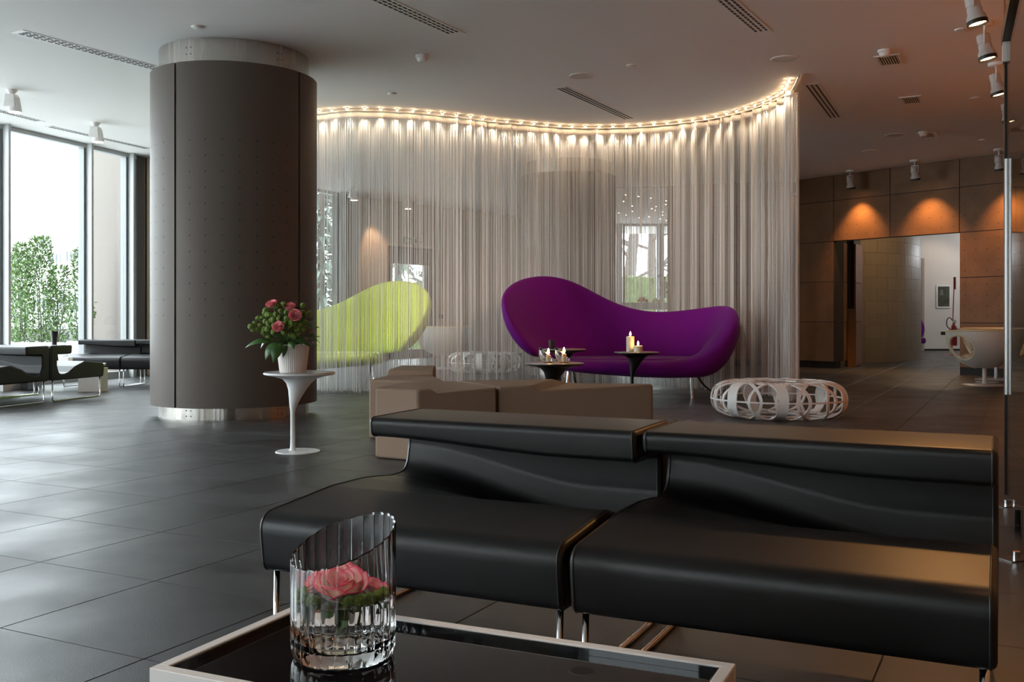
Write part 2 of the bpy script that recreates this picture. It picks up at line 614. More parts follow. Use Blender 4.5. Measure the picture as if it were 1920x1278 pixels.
# ---------------------------------------------------------------- back wall (left part, behind the string curtain) with its glazed door
C0, C1 = Vector((-3.51, 20.60)), Vector((0.55, 25.95))
cd = (C1-C0).normalized()
def backw(px):
    s = (px-CX)/F
    return C0 + (C1-C0)*((s*C0.y-C0.x)/((C1-C0).x - s*(C1-C0).y))
dL, dR = backw(727), backw(811)
wall_back = bpy.data.objects.new('wall_back', None); COL.objects.link(wall_back); struct(wall_back)
DTOP = 2.46
for a, b_, z0, z1 in ((C0, dL, 0, H), (dL, dR, DTOP, H), (dR, C1, 0, H)):
    bm = bmesh.new(); wallbox(bm, a, b_, z0, z1, 0, 0.25); obj('plaster', bm, M['beige_wall'], wall_back)
door = bpy.data.objects.new('door_1', None); COL.objects.link(door); struct(door)
M['door_grey'] = mat('grey_door', (0.16, 0.155, 0.15), 0.4, 0.3)
fr = 0.07
dl2, dr2 = dL + cd*fr, dR - cd*fr
for a, b_, z0, z1 in ((dL, dl2, 0, DTOP), (dr2, dR, 0, DTOP), (dL, dR, DTOP-fr, DTOP)):
    bm = bmesh.new(); wallbox(bm, a, b_, z0, z1, -0.03, 0.1); obj('frame', bm, M['door_grey'], door)
bm = bmesh.new(); wallbox(bm, dl2, dr2, DTOP-0.38, DTOP-fr, 0.02, 0.07); obj('top_panel', bm, M['door_grey'], door)
for a, b_ in ((dl2, dl2+cd*0.09), (dr2-cd*0.2, dr2)):
    bm = bmesh.new(); wallbox(bm, a, b_, 0, DTOP-0.38, 0.02, 0.07); obj('stile', bm, M['alu'], door)
bm = bmesh.new(); wallbox(bm, dl2, dr2, 0, 0.2, 0.02, 0.07); obj('bottom_rail', bm, M['alu'], door)
bm = bmesh.new(); wallbox(bm, dl2+cd*0.09, dr2-cd*0.2, 0.2, DTOP-0.38, 0.04, 0.048); obj('pane', bm, M['win_glass'], door)

# ---------------------------------------------------------------- far room: window with a counter, seen through the gap
FY = 27.3
fx = lambda px: (px-CX)*FY/F
wall_far = bpy.data.objects.new('wall_far', None); COL.objects.link(wall_far); struct(wall_far)
for a, b_, z0, z1 in ((0.2, fx(1100), 0, H), (fx(1290), 7.2, 0, H)):
    bm = bmesh.new(); box(bm, a, b_, FY, FY+0.25, z0, z1); obj('plaster', bm, M['white_wall'], wall_far)
window(Vector((fx(1100), FY)), Vector((fx(1158), FY)))
pilaster(Vector((fx(1158), FY)), Vector((fx(1166), FY)), 0.15, wall_far)
window(Vector((fx(1168), FY)), Vector((fx(1234), FY)))
pilaster(Vector((fx(1235), FY)), Vector((fx(1241), FY)), 0.15, wall_far)
window(Vector((fx(1242), FY)), Vector((fx(1290), FY)))

# ---------------------------------------------------------------- oxidised panel wall with the passage
RW0, RW1 = Vector((5.22, 18.55)), Vector((8.25, 14.50))
rd = (RW1-RW0).normalized()
rn = Vector((-rd.y, rd.x))            # away from the camera
if rn.y < 0: rn = -rn
def rw(px):
    s = (px-CX)/F
    return RW0 + (RW1-RW0)*((s*RW0.y-RW0.x)/((RW1-RW0).x - s*(RW1-RW0).y))
wall_right = bpy.data.objects.new('wall_right', None); COL.objects.link(wall_right); struct(wall_right)
SEAMS = [0.12, 0.83, 1.55, 2.27, 2.99, 3.44]
def panel(a, b_, z0, z1, parent, dots=True, depth=0.03, side=1, nx=None, back=True):
    """one panel from plan point a to b_, its face on the line a-b_ (camera side)"""
    d = (b_-a); L = d.length; d.normalize()
    g = 0.006
    bm = bmesh.new(); wallbox(bm, a+d*g, b_-d*g, z0+g, z1-g, 0, depth*side)
    o = obj('panel', bm, M['rust'], parent)
    if dots and z1-z0 > 0.5:
        nx = nx or max(2, round(L/0.19))
        bm = bmesh.new()
        nrm = Vector((-d.y, d.x))*side
        for i in range(nx):
            for k in range(4):
                c = a + d*(L*(i+0.5)/nx) - nrm*0.0008
                z = z0 + (z1-z0)*(k+0.6)/4.3
                r = 0.009
                vs_ = [bm.verts.new((c.x + d.x*r*math.cos(t_*PI/3), c.y + d.y*r*math.cos(t_*PI/3), z + r*math.sin(t_*PI/3))) for t_ in range(6)]
                bm.faces.new(vs_)
        f_ = obj('fixing_holes', bm, M['dark_gap'], o); f_['kind'] = 'stuff'
    return o
pxs = [1490, 1563, 1669, 1799, 1905]
P5 = [RW0] + [rw(x) for x in pxs[1:]] + [RW1]
P5[0] = RW0
# backing behind the panels (dark joints); the passage stays open
for a, b_, z0, z1 in ((P5[0], P5[1], 0.12, H), (P5[1], P5[3], 2.27, H), (P5[3], P5[5], -0.02, H)):
    bm = bmesh.new(); wallbox(bm, a, b_, z0, z1, 0.012, 0.30 if z0 < 2 else 0.12); obj('backing', bm, M['dark_gap'], wall_right)
for k in range(5):
    for j in range(5):
        if k in (1, 2) and j < 3: continue
        if k == 0 or j >= 0:
            panel(P5[k], P5[k+1], SEAMS[j], SEAMS[j+1], wall_right)
bm = bmesh.new(); wallbox(bm, P5[0], P5[1]+rd*-0.05, 0, 0.12, 0.10, 0.28); obj('plinth', bm, M['dark_gap'], wall_right)
# returns of the passage: splayed panels and a post
q0 = P5[1]
plan = lambda px, Y: Vector(((px-CX)*Y/F, Y))
q1 = plan(1589, 18.40)
for j in range(3):
    panel(q0 + rn*0.02, q1, SEAMS[j], SEAMS[j+1], wall_right, nx=2)
bm = bmesh.new(); wallbox(bm, q0+rn*0.035-rd*0.012, q1-rd*0.012, 0.12, 2.4, 0.0, 0.05); obj('backing', bm, M['dark_gap'], wall_right)
q1b = plan(1604.5, 18.42)
q3 = plan(1617, 18.85)
bm = bmesh.new(); wallbox(bm, q1, q1b, 0, 1.07, -0.02, 0.1); obj('post', bm, M['rust'], wall_right, bevel=0.004)
bm = bmesh.new(); wallbox(bm, q1, q1b, 1.07, 2.6, 0.06, 0.1); obj('backing', bm, M['dark_gap'], wall_right)
for j in range(3):
    panel(q1b, q3, SEAMS[j] if j else 0.02, SEAMS[j+1], wall_right, nx=1)
bm = bmesh.new(); wallbox(bm, q1b, q3, 0.0, 2.6, 0.035, 0.06); obj('backing', bm, M['dark_gap'], wall_right)
# ceiling of the passage
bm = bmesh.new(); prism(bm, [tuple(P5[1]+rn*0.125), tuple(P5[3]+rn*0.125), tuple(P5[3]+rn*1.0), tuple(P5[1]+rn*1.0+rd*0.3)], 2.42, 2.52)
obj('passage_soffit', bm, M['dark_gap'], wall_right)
# the panel wall's extension behind the string curtain
E0, E1 = Vector((2.98, 19.25)), Vector((5.215, 18.57))
for j in range(5):
    panel(E0, E0+(E1-E0)*0.5, SEAMS[j], SEAMS[j+1], wall_right, dots=False)
    panel(E0+(E1-E0)*0.5, E1, SEAMS[j], SEAMS[j+1], wall_right, dots=False)
bm = bmesh.new(); wallbox(bm, E0, E1, 0.0, H, 0.012, 0.3); obj('backing', bm, M['dark_gap'], wall_right)
# side wall: same panels, running towards the camera outside the frame
S0 = RW1; S1 = Vector((-1.45, -4.0)); 
S1 = S0 - D1*((S0.y+4.0)/D1.y)
L = (S0-S1).length
nP = 9
for k in range(nP):
    a = S0 + (S1-S0)*(k/nP); b_ = S0 + (S1-S0)*((k+1)/nP)
    for j in range(4):
        z = (0.03, 0.83, 1.55, 2.27, H)
        panel(a, b_, z[j], z[j+1], wall_right, dots=False)
bm = bmesh.new(); wallbox(bm, S0, S1, 0, H, 0.012, 0.2); obj('backing', bm, M['dark_gap'], wall_right)
# wall behind the camera: solid beside the side wall, glazed beyond
bk = Vector((LEFT_END.x, -4.0)); bk2 = Vector((S1.x, -4.0))
wall_rear = bpy.data.objects.new('wall_rear', None); COL.objects.link(wall_rear); struct(wall_rear)
xs = bk.x - 0.6
bm = bmesh.new(); box(bm, -4.2, bk2.x, -4.25, -4.0, 0, H); obj('plaster', bm, M['beige_wall'], wall_rear)
x = -4.2
bm = bmesh.new(); box(bm, xs, -6.1, -4.25, -4.0, 0, H); obj('plaster', bm, M['beige_wall'], wall_rear)
while x > -5.9:
    window(Vector((x-1.6, -4.1)), Vector((x, -4.1)))
    bm = bmesh.new(); box(bm, x-1.9, x-1.6, -4.25, -4.0, 0, H); obj('pilaster', bm, M['alu'], wall_rear)
    x -= 1.9

# ---------------------------------------------------------------- curved block wall and the white wall of the passage
CC, CR = Vector((5.33, 23.64)), 4.0
wall_curved = bpy.data.objects.new('wall_curved', None); COL.objects.link(wall_curved); struct(wall_curved)
def block_mesh(a0, a1, z0, z1, r0, r1, seg=4):
    bm = bmesh.new()
    rings = []
    for i in range(seg+1):
        a = a0+(a1-a0)*i/seg
        rings.append([bm.verts.new((r*math.cos(a), r*math.sin(a), z)) for r, z in ((r0, z0), (r1, z0), (r1, z1), (r0, z1))])
    for A, B in zip(rings, rings[1:]):
        for k in range(4): bm.faces.new((A[k], A[(k+1) % 4], B[(k+1) % 4], B[k]))
    bm.faces.new(rings[0]); bm.faces.new(rings[-1])
    return bm
bh = 0.2457
bw = 0.17
obj('core', block_mesh(-1.62, -0.15, 0, H, CR-0.2, CR-0.012, 40), M['grout'], wall_curved, loc=(CC.x, CC.y, 0))
proto = None
for j in range(14):
    off = 0.5*bw*(j % 2)
    for i in range(8):
        if proto is None:
            proto = obj('block', block_mesh(-bw/2+0.0006, bw/2-0.0006, 0.002, bh-0.002, CR-0.02, CR), M['stone_block'], wall_curved, smooth=False)
            o = proto
        else:
            o = proto.copy(); COL.objects.link(o)
        o.parent = wall_curved
        o.location = (CC.x, CC.y, j*bh)
        o.rotation_euler = (0, 0, -0.36 - bw*i + off)
WY = 27.2
wall_white = bpy.data.objects.new('wall_passage', None); COL.objects.link(wall_white); struct(wall_white)
bm = bmesh.new(); box(bm, 9.0, 13.5, WY, WY+0.2, 0, H); obj('plaster', bm, M['white_wall'], wall_white)
bm = bmesh.new(); box(bm, 9.0, 13.5, WY-0.015, WY, 0, 0.05); struct(obj('baseboard_back', bm, M['dark_gap']))
bm = bmesh.new(); box(bm, (1727-CX)*WY/F, (1731.5-CX)*WY/F, WY-0.06, WY, 0, 2.5); struct(obj('door_2', bm, mat('door_edge', (0.34, 0.28, 0.22), 0.4), None))
bm = bmesh.new(); wallbox(bm, P5[3]+rn*0.32+rd*0.22, Vector((13.4, 20.4)), 0, H, 0.0, 0.2); struct(obj('wall_passage_side', bm, M['white_wall']))
bm = bmesh.new(); box(bm, 13.3, 13.5, 20.3, WY+0.2, 0, H); struct(obj('wall_passage_end', bm, M['white_wall']))

# ---------------------------------------------------------------- lamps of the room (beyond the fittings' own light)
def spot_light(name, loc, target, energy, color, angle=60, blend=0.6, size=0.03):
    l = bpy.data.lights.new(name, 'SPOT')
    l.energy = energy; l.color = color
    l.spot_size = math.radians(angle); l.spot_blend = blend; l.shadow_soft_size = size
    o = bpy.data.objects.new(name, l); COL.objects.link(o)
    o.location = loc
    o.rotation_euler = (Vector(target)-Vector(loc)).to_track_quat('-Z', 'Y').to_euler()
    return o
def point_light(name, loc, energy, color, size=0.02):
    l = bpy.data.lights.new(name, 'POINT')
    l.energy = energy; l.color = color; l.shadow_soft_size = size
    o = bpy.data.objects.new(name, l); COL.objects.link(o); o.location = loc
    return o
WARM = (1.0, 0.47, 0.15)
SOFT = (1.0, 0.72, 0.46)
# ---------------------------------------------------------------- round columns
def column(cx, cy, seam0, label, holes=True):
    root = bpy.data.objects.new('column', None); COL.objects.link(root); struct(root)
    root.location = (cx, cy, 0)
    root['label'] = label
    for z0, z1, nm in ((0, 0.135, 'steel_plinth'), (3.20, H-0.001, 'steel_collar')):
        bm = bmesh.new(); lathe(bm, [(0.70, z0), (0.70, z1)], 96, True)
        obj(nm, bm, M['steel_band'], root, smooth='auto')
    bm = bmesh.new(); lathe(bm, [(0.745, 0.125), (0.745, 3.205)], 64, True)
    obj('core', bm, M['dark_gap'], root, smooth='auto')
    g = math.radians(0.8)
    for k in range(4):
        a0 = math.radians(seam0 + 90*k) + g
        a1 = math.radians(seam0 + 90*k + 90) - g
        bm = bmesh.new()
        seg = 24
        rings = []
        for i in range(seg+1):
            a = a0+(a1-a0)*i/seg
            rings.append([bm.verts.new((r*math.cos(a), r*math.sin(a), z)) for r, z in ((0.75, 0.113), (0.776, 0.113), (0.776, 3.215), (0.75, 3.215))])
        for A, B in zip(rings, rings[1:]):
            for q in range(4): bm.faces.new((A[q], A[(q+1) % 4], B[(q+1) % 4], B[q]))
        bm.faces.new(rings[0]); bm.faces.new(rings[-1])
        pn = obj('panel', bm, M['col_grey'], root, smooth='auto')
        if holes:
            bm = bmesh.new()
            for c in range(7):
                a = math.radians(seam0+90*k+45+11.1*(c-3))
                for r_ in range(12):
                    z = 0.945+0.1425*r_
                    vs_ = []
                    for t_ in range(6):
                        u = 0.0075*math.cos(t_*PI/3); v = 0.0075*math.sin(t_*PI/3)
                        aa = a + u/0.7768
                        vs_.append(bm.verts.new((0.7768*math.cos(aa), 0.7768*math.sin(aa), z+v)))
                    bm.faces.new(vs_)
            f_ = obj('perforations', bm, M['dark_gap'], pn); f_['kind'] = 'stuff'
    for zz in ((0.035, 0.085), (3.30, 3.36)):
        bm = bmesh.new()
        for a in (-112, -108, -42, -38):
            a = math.radians(a)
            for z in zz:
                bmesh.ops.create_icosphere(bm, subdivisions=1, radius=0.006, matrix=Matrix.Translation((0.70*math.cos(a), 0.70*math.sin(a), z)))
        obj('bolts', bm, M['black_metal'], root)
    return root
column(-2.678, 9.70, -26.6, 'grey panelled round column with steel collar and plinth, in front of the string curtain')
column(0.93, 16.5, -40, 'second grey round column, hidden behind the string curtain', holes=False)

# ---------------------------------------------------------------- black leather sofa modules
def arc_path(pts, r, seg=5):
    """rounded 3-D polyline"""
    out = [Vector(pts[0])]
    for i in range(1, len(pts)-1):
        P = Vector(pts[i]); u = (Vector(pts[i-1])-P).normalized(); v = (Vector(pts[i+1])-P).normalized()
        for k in range(seg+1):
            t = k/seg
            out.append((P+u*r)*(1-t)**2 + P*2*t*(1-t) + (P+v*r)*t*t)
    out.append(Vector(pts[-1]))
    return out

SW, SD = 0.912, 0.88
def sofa_profile(k):
    """k 0 = flat seat, 1 = scooped seat; (y, z, radius)"""
    cb = lerp(0.552, 0.522, k)
    return [
        (0.02, 0.235, 0.03), (0.0, 0.395, 0.055),
        (0.33, lerp(0.424, 0.426, k), 0.07), (0.49, lerp(0.424, 0.375, k), 0.06), (0.595, lerp(0.416, 0.315, k), 0.06), (0.66, lerp(0.408, 0.297, k), 0.05),
        (lerp(0.76, 0.745, k), lerp(0.412, 0.300, k), lerp(0.10, 0.06, k)), (0.780, lerp(0.50, 0.40, k), 0.05), (0.775, cb-0.004, 0.02),
        (0.57, cb-0.003, 0.02), (0.548, cb+0.004, 0.02), (0.54, 0.612, 0.022), (0.88, 0.615, 0.03), (0.88, 0.235, 0.03)]
def sofa_section(x, k, inset=0.0):
    pts = fillet(sofa_profile(k), 6)
    c = Vector((0.4, 0.4))
    return [(x, p[0], p[1]) for p in pts]
def sofa_kfun(x):
    return smooth01((x/SW-0.02)/0.75)
def sofa_module(label, loc, yaw, mirror=False, group=None, both=False):
    root = thing('sofa_module', label, 'sofa', loc, yaw, group)
    bm = bmesh.new()
    n = 18
    secs = []
    for i in range(n+1):
        x = SW*i/n
        kk = sofa_kfun(x)
        if both: kk = 1.0
        X = SW-x if mirror else x
        secs.append(sofa_section(X, kk))
    loft(bm, secs)
    o = obj('upholstery', bm, M['leather'], root, smooth='auto', bevel=0.020, seg=3, angle=50)
    # piping along both side edges
    for x in (0.0, SW):
        kk = 1.0 if both else sofa_kfun(x)
        X = SW-x if mirror else x
        sx = 0.013 if X < SW/2 else -0.013
        pts = []
        s_ = sofa_section(X+sx, kk)
        N = len(s_)
        for i, p in enumerate(s_):
            a = Vector(s_[i-1]); b_ = Vector(s_[(i+1) % N])
            t = (b_-a).normalized()
            nrm = Vector((0, -t.z, t.y))
            pts.append(Vector(p) + nrm*(-0.001))
        bm = bmesh.new(); tube(bm, pts, 0.0035, 5, closed=True)
        obj('piping', bm, M['piping'], root, smooth=True)
    for x in (0.026, SW-0.026):
        bm = bmesh.new()
        tube(bm, arc_path([(x, 0.06, 0.26), (x, 0.05, 0.009), (x, 0.83, 0.009), (x, 0.825, 0.26)], 0.035), 0.0085, 10)
        obj('sled_leg', bm, M['chrome'], root, smooth=True)
    return root
YAW = math.radians(-26.0)
FL = Vector((-0.705, 2.76))
AX = Vector((math.cos(YAW), math.sin(YAW)))
sofa_module('black leather sofa module behind the fluted vase, its seat end free', (FL.x, FL.y, 0), YAW)
q = FL + AX*(SW+0.014)
sofa_module('black leather sofa module beside the glass door, warm light along its seat edge', (q.x, q.y, 0), YAW)
# pair of modules back to back by the window wall
e = Vector((-5.02, 10.9)); di = Vector((0.278, 0.9606))
a = math.atan2(di.x, -di.y)
# module whose seat points away from the camera: local +y (back) = -di
yaw1 = math.atan2(di.x, -di.y)     # rotation that sends local y to -di
bx = e + di*SD
def place_module(label, end, back, flip, group):
    """end: plan point at the back end corner facing the room; back: unit vector from seat front to back"""
    yaw = math.atan2(-back.x, back.y)
    ax = Vector((math.cos(yaw), math.sin(yaw)))
    front = end - back*SD
    # the visible end is local x = SW if ax points to the room (+x), else x = 0
    if ax.x > 0: org = front - ax*SW
    else: org = front
    m_ = sofa_module(label, (org.x, org.y, 0), yaw, mirror=flip, group=group)
    return m_, ax, org
g_ = 'black sofa modules by the window wall'
m_, ax, org = place_module('black leather sofa module by the window wall, its seat turned away from the camera', e + di*0.012, -di, True, g_)
place_module('black leather sofa module by the window wall, back to back with the one turned away', e - di*0.012, di, False, g_)
ax1 = Vector((di.y, -di.x))
place_module('black leather sofa module cut by the picture edge, seat turned away from the camera', e + di*0.012 - ax1*(SW+0.015), -di, True, g_)
place_module('black leather sofa module cut by the picture edge, facing the camera', e - di*0.012 - ax1*(SW+0.015), di, False, g_)
# row along the window
ya = math.radians(-3)
axw = Vector((math.cos(ya), math.sin(ya)))
org = Vector((-5.955, 13.22))
for k, lb in enumerate(('black leather sofa module standing free under the narrow window', 'black leather sofa module under the narrow window, half behind the round column')):
    q = org + axw*k*(0.80+0.01)
    s = sofa_module(lb, (q.x, q.y, 0), ya, group='sofa row under the narrow window')
    s.scale = (0.80/SW, 0.86, 1)

# ---------------------------------------------------------------- low box tables
def box_table(label, corner, yaw, wx, wy, h, panels='white_lac', t=0.022, rim=0.045, group=None):
    root = thing('coffee_table', label, 'table', (corner.x, corner.y, 0), yaw, group)
    for x0, x1, y0, y1 in ((0, wx, 0, t), (0, wx, wy-t, wy), (0, t, t, wy-t), (wx-t, wx, t, wy-t)):
        bm = bmesh.new(); box(bm, x0+0.0002, x1-0.0002, y0, y1, 0.0, h); obj('side_panel', bm, M[panels], root, bevel=0.0015, seg=1)
    i = t+0.0005
    bm = bmesh.new(); box(bm, i, wx-i, i, wy-i, h-rim-0.012, h-rim); obj('glass_top', bm, M['black_glass'], root)
    for x0, x1, y0, y1 in ((i, wx-i, wy-i-0.003, wy-i), (i, wx-i, i, i+0.003), (i, i+0.003, i+0.0035, wy-i-0.0035), (wx-i-0.003, wx-i, i+0.0035, wy-i-0.0035)):
        bm = bmesh.new(); box(bm, x0, x1, y0, y1, h-rim+0.0003, h-0.003); obj('rim_lining', bm, M['dark_mirror'], root)
    return root
TY = math.radians(-24.5)
TA = Vector((-0.428, 2.055))           # far left corner
TW, TD, THT = 0.885, 0.425, 0.355
RIM = 0.014
tax = Vector((math.cos(TY), math.sin(TY))); tay = Vector((-math.sin(TY), math.cos(TY)))
tc_ = TA - tay*TD
box_table('white box coffee table with sunken black glass top, under the fluted vase', tc_, TY, TW, TD, THT, rim=RIM)
GZ = THT-RIM
c = Vector((-5.15, 12.36))
t = thing('bridge_table', 'white low table with slab ends between the black sofas by the window', 'table', (-5.6, 12.7, 0))
bm = bmesh.new(); prism(bm, [(x+5.6, y-12.7) for x, y in ((-5.35, 12.36), (-5.09, 12.42), (-5.05, 12.53), (-5.31, 12.47))], 0, 0.299); obj('slab_end', bm, M['cream_lac'], t, bevel=0.004)
bm = bmesh.new(); prism(bm, [(x+5.6, y-12.7) for x, y in ((-6.20, 12.66), (-6.12, 12.66), (-6.12, 13.05), (-6.20, 13.05))], 0, 0.299); obj('slab_end', bm, M['black_lac'], t, bevel=0.004)
bm = bmesh.new(); prism(bm, [(x+5.6, y-12.7) for x, y in ((-5.36, 12.35), (-5.08, 12.41), (-5.28, 13.05), (-6.22, 13.08), (-6.22, 12.62))], 0.2995, 0.33); obj('table_board', bm, M['white_lac'], t, bevel=0.004)
box_table('white box table half cut by the picture edge under the black sofa', Vector((-6.72, 12.50)), math.radians(-6), 0.40, 0.45, 0.25)
# black vase and a white box on that table
t = thing('floor_vase', 'tall black waisted vase in front of the window', 'vase', (-5.88, 12.88, 0.3305))
bm = bmesh.new()
lathe(bm, [(0.050, 0), (0.052, 0.02), (0.034, 0.22), (0.032, 0.27), (0.040, 0.35), (0.048, 0.415), (0.043, 0.415), (0.028, 0.27), (0.03, 0.05), (0.0, 0.04)], 24)
obj('vase_body', bm, M['black_lac'], t, smooth='auto')
t = thing('napkin_box', 'small white box on the table between the black sofas', 'box', (-5.66, 12.72, 0.3305))
bm = bmesh.new(); box(bm, -0.06, 0.06, -0.06, 0.06, 0, 0.085); obj('box_body', bm, M['white_lac'], t, bevel=0.005)
bm = bmesh.new(); box(bm, -0.03, 0.03, -0.008, 0.008, 0.0845, 0.088); obj('slot', bm, M['slot'], t)

# ---------------------------------------------------------------- roses
def petal_mesh(rad, height, width, tilt, curl, seed, nu=8, nv=7):
    """petal that wraps a bud: angle range width (rad), radius grows with height by tilt, lip curls out"""
    rr = random.Random(seed)
    bm = bmesh.new()
    lay = bm.verts.layers.float.new('edge')
    g = []
    ph = rr.uniform(-0.3, 0.3)
    for j in range(nv+1):
        v = j/nv
        row = []
        for i in range(nu+1):
            u = -1+2*i/nu
            wv = width*(0.35+0.65*math.sin(min(1, v*1.25)*PI/2))*(1-0.25*max(0, v-0.75)/0.25*abs(u))
            a = u*wv/2
            top = height*(1-0.22*abs(u)**2.5) + 0.02*height*math.sin(5*u+ph*9)
            z = top*v
            r = rad*(0.35+0.65*math.sin(min(1, v*1.6)*PI/2)) + tilt*height*v*v + curl*height*max(0, v-0.72)**2*9
            r += 0.03*rad*math.sin(7*u+ph*20)*v
            z -= curl*height*max(0, v-0.8)**2*3
            p = bm.verts.new((r*math.cos(a), r*math.sin(a), z))
            p[lay] = smooth01((max(v, abs(u)*v**0.5*0.95)-0.74)/0.26)
            row.append(p)
        g.append(row)
    for j in range(nv):
        for i in range(nu):
            bm.faces.new((g[j][i], g[j][i+1], g[j+1][i+1], g[j+1][i]))
    return bm
PETALS = []
for rad, hgt, wd, tilt, curl, cnt in ((0.10, 0.80, 3.6, 0.02, 0.0, 2), (0.20, 0.86, 2.7, 0.05, 0.02, 3), (0.32, 0.90, 2.3, 0.10, 0.06, 4), (0.45, 0.90, 2.0, 0.18, 0.10, 5), (0.56, 0.82, 1.9, 0.30, 0.14, 5)):
    for k in range(cnt):
        PETALS.append((rad, hgt, wd, tilt, curl, cnt, k))
def make_rose(root, scale, m, joined=False, tilt=(0, 0), loc=(0, 0, 0), cen=True):
    """petals as children of root; unit rose is about 1.4 wide, 0.9 high"""
    out = []
    for idx, (rad, hgt, wd, tl, cu, cnt, k) in enumerate(PETALS):
        bm = petal_mesh(rad, hgt, wd, tl, cu, idx)
        o = obj('petal', bm, M[m], root, smooth=True)
        ang = 2*PI*k/cnt + rad*7.0
        o.matrix_local = Matrix.Translation(loc) @ Matrix.Rotation(tilt[0], 4, 'X') @ Matrix.Rotation(tilt[1], 4, 'Y') @ Matrix.Rotation(ang, 4, 'Z') @ Matrix.Scale(scale, 4)
        sm = o.modifiers.new('thickness', 'SOLIDIFY'); sm.thickness = 0.02
        out.append(o)
    return out

# ---------------------------------------------------------------- fluted vase with floating roses
VC = Vector(((644-CX)*1.775/F, 1.775, GZ))
vr = 0.0925
vase = thing('glass_vase', 'fluted clear glass vase with a slanted rim on the black glass table', 'vase', tuple(VC))
NF, NS = 24, 192
def rim_z(x, y): return 0.2015 + 0.0275*(x/vr) + 0.0245*(y/vr)
bm = bmesh.new()
def flute(a, amp): return 1 - amp + amp*abs(math.sin(NF*a/2))**0.9      # convex lobes, sharp grooves
rings = []
outer = [(0.0, 0.90), (0.004, 0.95), (0.014, 0.985), (0.03, 1.0)]
for z, k in outer:
    rings.append([bm.verts.new((vr*k*flute(2*PI*i/NS, 0.012 if z < 0.02 else 0.032)*math.cos(2*PI*i/NS), vr*k*flute(2*PI*i/NS, 0.012 if z < 0.02 else 0.032)*math.sin(2*PI*i/NS), z+0.0006)) for i in range(NS)])
def slant(rk, amp, dz=0.0, frac=1.0):
    L = []
    for i in range(NS):
        a = 2*PI*i/NS
        r = vr*rk*flute(a, amp)
        x, y = r*math.cos(a), r*math.sin(a)
        L.append(bm.verts.new((x, y, 0.03+(rim_z(x, y)-0.03)*frac+dz)))
    return L
for f_ in (0.33, 0.66, 0.985): rings.append(slant(1.0, 0.032, 0, f_))
rings.append(slant(0.990, 0.032, 0.001, 1.0))
rings.append(slant(0.972, 0.032, 0.0, 0.988))
for f_ in (0.66, 0.33): rings.append(slant(0.970, 0.032, 0, f_))
for z, k in ((0.038, 0.95), (0.028, 0.90), (0.024, 0.80), (0.022, 0.5)):
    rings.append([bm.verts.new((vr*k*flute(2*PI*i/NS, 0.02 if k > 0.85 else 0)*math.cos(2*PI*i/NS), vr*k*flute(2*PI*i/NS, 0.02 if k > 0.85 else 0)*math.sin(2*PI*i/NS), z)) for i in range(NS)])
for A, B in zip(rings, rings[1:]):
    for i in range(NS):
        bm.faces.new((A[i], A[(i+1) % NS], B[(i+1) % NS], B[i]))
bm.faces.new(rings[0]); bm.faces.new(rings[-1])
obj('fluted_wall', bm, M['vase_glass'], vase, smooth='auto', angle=18)
WZ = 0.106
bm = bmesh.new()
wr = []
for z, k, amp in ((0.0225, 0.5, 0), (0.0245, 0.80, 0), (0.0285, 0.899, 0.02), (0.0385, 0.949, 0.02), (0.06, 0.9685, 0.032), (WZ, 0.9685, 0.032)):
    wr.append([bm.verts.new((vr*k*flute(2*PI*i/NS, amp)*math.cos(2*PI*i/NS), vr*k*flute(2*PI*i/NS, amp)*math.sin(2*PI*i/NS), z)) for i in range(NS)])
for A, B in zip(wr, wr[1:]):
    for i in range(NS): bm.faces.new((A[i], A[(i+1) % NS], B[(i+1) % NS], B[i]))
bm.faces.new(wr[0]); bm.faces.new(wr[-1])
obj('water', bm, M['water'], vase, smooth='auto', angle=50)
for k, (x, y, s, lb, tl) in enumerate(((0.000, -0.010, 0.056, 'large cream rose edged in pink, floating in the middle of the vase', (0.25, 0.0)),
                                       (-0.054, 0.026, 0.032, 'small pink edged rose floating beside the low side of the vase rim', (0.1, -0.3)),
                                       (0.053, 0.018, 0.033, 'pink edged rose floating beside the high side of the vase rim', (0.1, 0.35)))):
    r_ = thing('floating_rose', lb, 'flower', (VC.x+x, VC.y+y, VC.z+WZ-0.012), 0, 'roses in the fluted vase')
    make_rose(r_, s, 'petal_cream', tilt=tl)
    bm = bmesh.new()
    for i in range(5):
        a = 2*PI*i/5
        loft(bm, [[(0.012*s/0.05*math.cos(a+d_), 0.012*s/0.05*math.sin(a+d_), -0.002), (0.030*s/0.05*math.cos(a+d_*0.6), 0.030*s/0.05*math.sin(a+d_*0.6), -0.018)] for d_ in (-0.5, 0.5)], cap=False, close=False)
    tube(bm, [(0, 0, 0.0), (0, 0, -0.03), (0.002, 0.001, -0.05)], 0.003, 6)
    obj('sepals', bm, M['stem'], r_, smooth=True)
def pompon_mesh(r):
    bm = bmesh.new()
    bmesh.ops.create_icosphere(bm, subdivisions=3, radius=r)
    rr = random.Random(3)
    for v in bm.verts:
        v.co *= rr.uniform(0.90, 1.06)
        if v.co.z < -r*0.5: v.co.z = -r*0.5 - (v.co.z + r*0.5)*0.2
    return bm
pp = None
